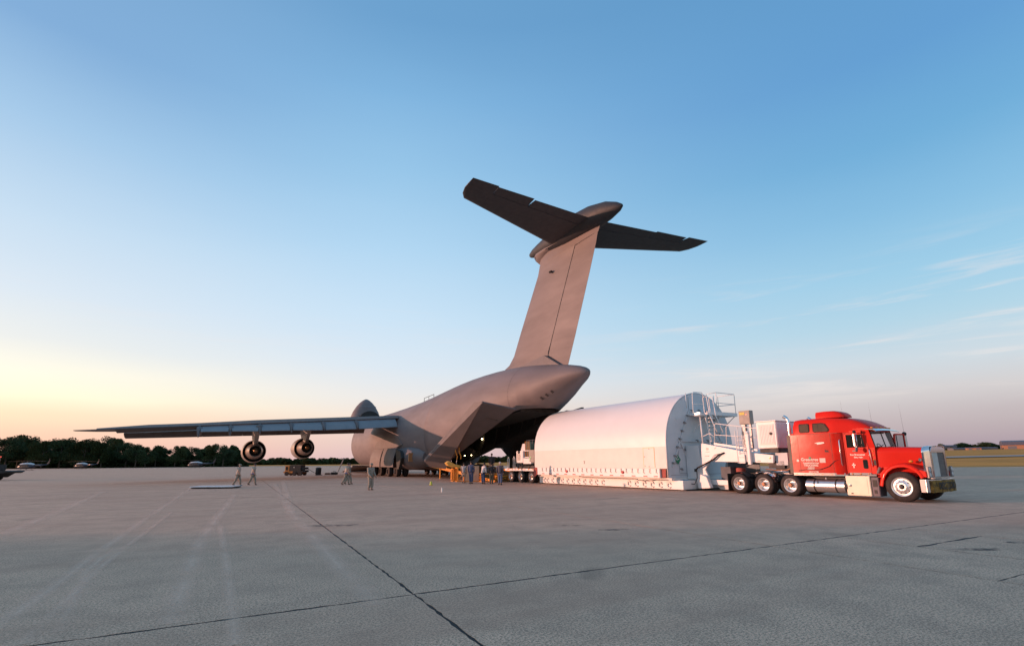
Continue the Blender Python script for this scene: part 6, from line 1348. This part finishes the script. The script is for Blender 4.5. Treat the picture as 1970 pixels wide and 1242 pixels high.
# ------------------------------------------------------------------ distant buildings beyond the field
def dist(px, D): return ((px-985)/960.0*D*0.985, D, terrain_z((px-985)/960.0*D*0.985, D))
m_roofb = mat('blue_grey_roof', (0.10, 0.10, 0.13), 0.6); m_walls = mat('brick_orange_wall', (0.40, 0.20, 0.12), 0.8); m_pale = mat('pale_wall', (0.16, 0.16, 0.18), 0.8)
def shed(px, D, w, d, h, rh, label, rz, wall=m_walls, roof=m_roofb, doors=4):
    s_ = thing('hangar', label, 'building', dist(px, D), rz)
    MB().bb(-w/2, w/2, -d/2, d/2, -1, h).build('wall', wall, s_)
    MB().prism([(-d/2-0.6, h), (d/2+0.6, h), (d/2-1, h+rh*0.7), (0, h+rh), (-d/2+1, h+rh*0.7)], 'x', -w/2-0.6, w/2+0.6).build('roof', roof, s_)
    for k in range(doors): MB().bb(-w/2+(k+0.25)*w/doors, -w/2+(k+0.75)*w/doors, -d/2-0.05, -d/2-0.01, -0.5, h*0.75).build('door', m_pale, s_)
    return s_
shed(1992, 560, 56, 24, 4.0, 5.2, 'long hangar with blue-grey roof and orange sunlit wall at the right edge', R(-38))
shed(1869, 560, 12, 10, 1.9, 0.8, 'small orange-lit shed in front of the skyline trees', R(-35), doors=2)
shed(1890, 575, 20, 10, 1.6, 1.0, 'low blue-grey building between the small shed and the hangar', R(-10), wall=m_pale, doors=3)
shed(1846, 575, 22, 10, 1.6, 0.9, 'low pale building just right of the truck grille', R(-10), wall=m_pale, doors=5)
shed(1818, 600, 14, 12, 4.2, 1.6, 'grey building partly hidden behind the truck grille', R(-5), wall=m_pale, doors=2)
p_ = dist(1835, 600); po = thing('light_pole', 'thin pale pole on the field beyond the truck', 'pole', p_)
MB().tube([(0, 0, -0.5), (0, 0, 6.0)], 0.18, 8).build('pole', m_pale, po); MB().bb(-1.5, 0.2, -0.2, 0.2, 5.8, 6.1).build('lamp_head', m_pale, po)
# ------------------------------------------------------------------ terminal building left of the camera: its shade covers the foreground
for k_, (x_, y_, h_) in enumerate(((-112, 9.6, 13.5), (-117, 7.4, 17), (-122, 8.2, 20), (-119, 2.0, 18))):  # trees added out of view to make the edge of the shade ragged
    t_ = thing('tree', ['tree by the corner of the terminal building, nearest the camera', 'second tree from the terminal building corner', 'third tree from the terminal building corner', 'tallest-trunked tree before the terminal building wall'][k_], 'tree', (x_, y_, 0), k_*1.3, 'trees beside the terminal building')
    c_ = bpy.data.objects.new('crown', crowns[k_]); COL.objects.link(c_); c_.parent = t_; c_.scale = (h_*0.8, h_*0.8, h_)
    q_ = bpy.data.objects.new('trunk', trunk_me); COL.objects.link(q_); q_.parent = t_; q_.scale = (h_, h_, h_)
hg = thing('terminal_building', 'large flat-roofed airfield building left of and behind the camera', 'building', (-152, -42.6+10.7+2.6, 0), 0)
MB().bb(-22, 22, -42, 42, 0, 25).build('wall', mat('terminal_wall', (0.36, 0.33, 0.30), 0.8), hg)
MB().bb(-23, 23, -42.6, 42.6, 25, 25.8).build('roof', m_roofb, hg)
dd = MB().bb(22.0, 22.25, -9, 9, 0.2, 10).build('hangar_door', m_flap, hg)
for k in range(6):
    f_ = MB().bb(22.0, 22.15, -38+k*4.4, -35.4+k*4.4, 3.0, 5.0).build('window', m_glass, hg); MB().bb(22.0, 22.25, -38.2+k*4.4, -35.2+k*4.4, 2.8, 2.98).build('sill', m_pale, f_)
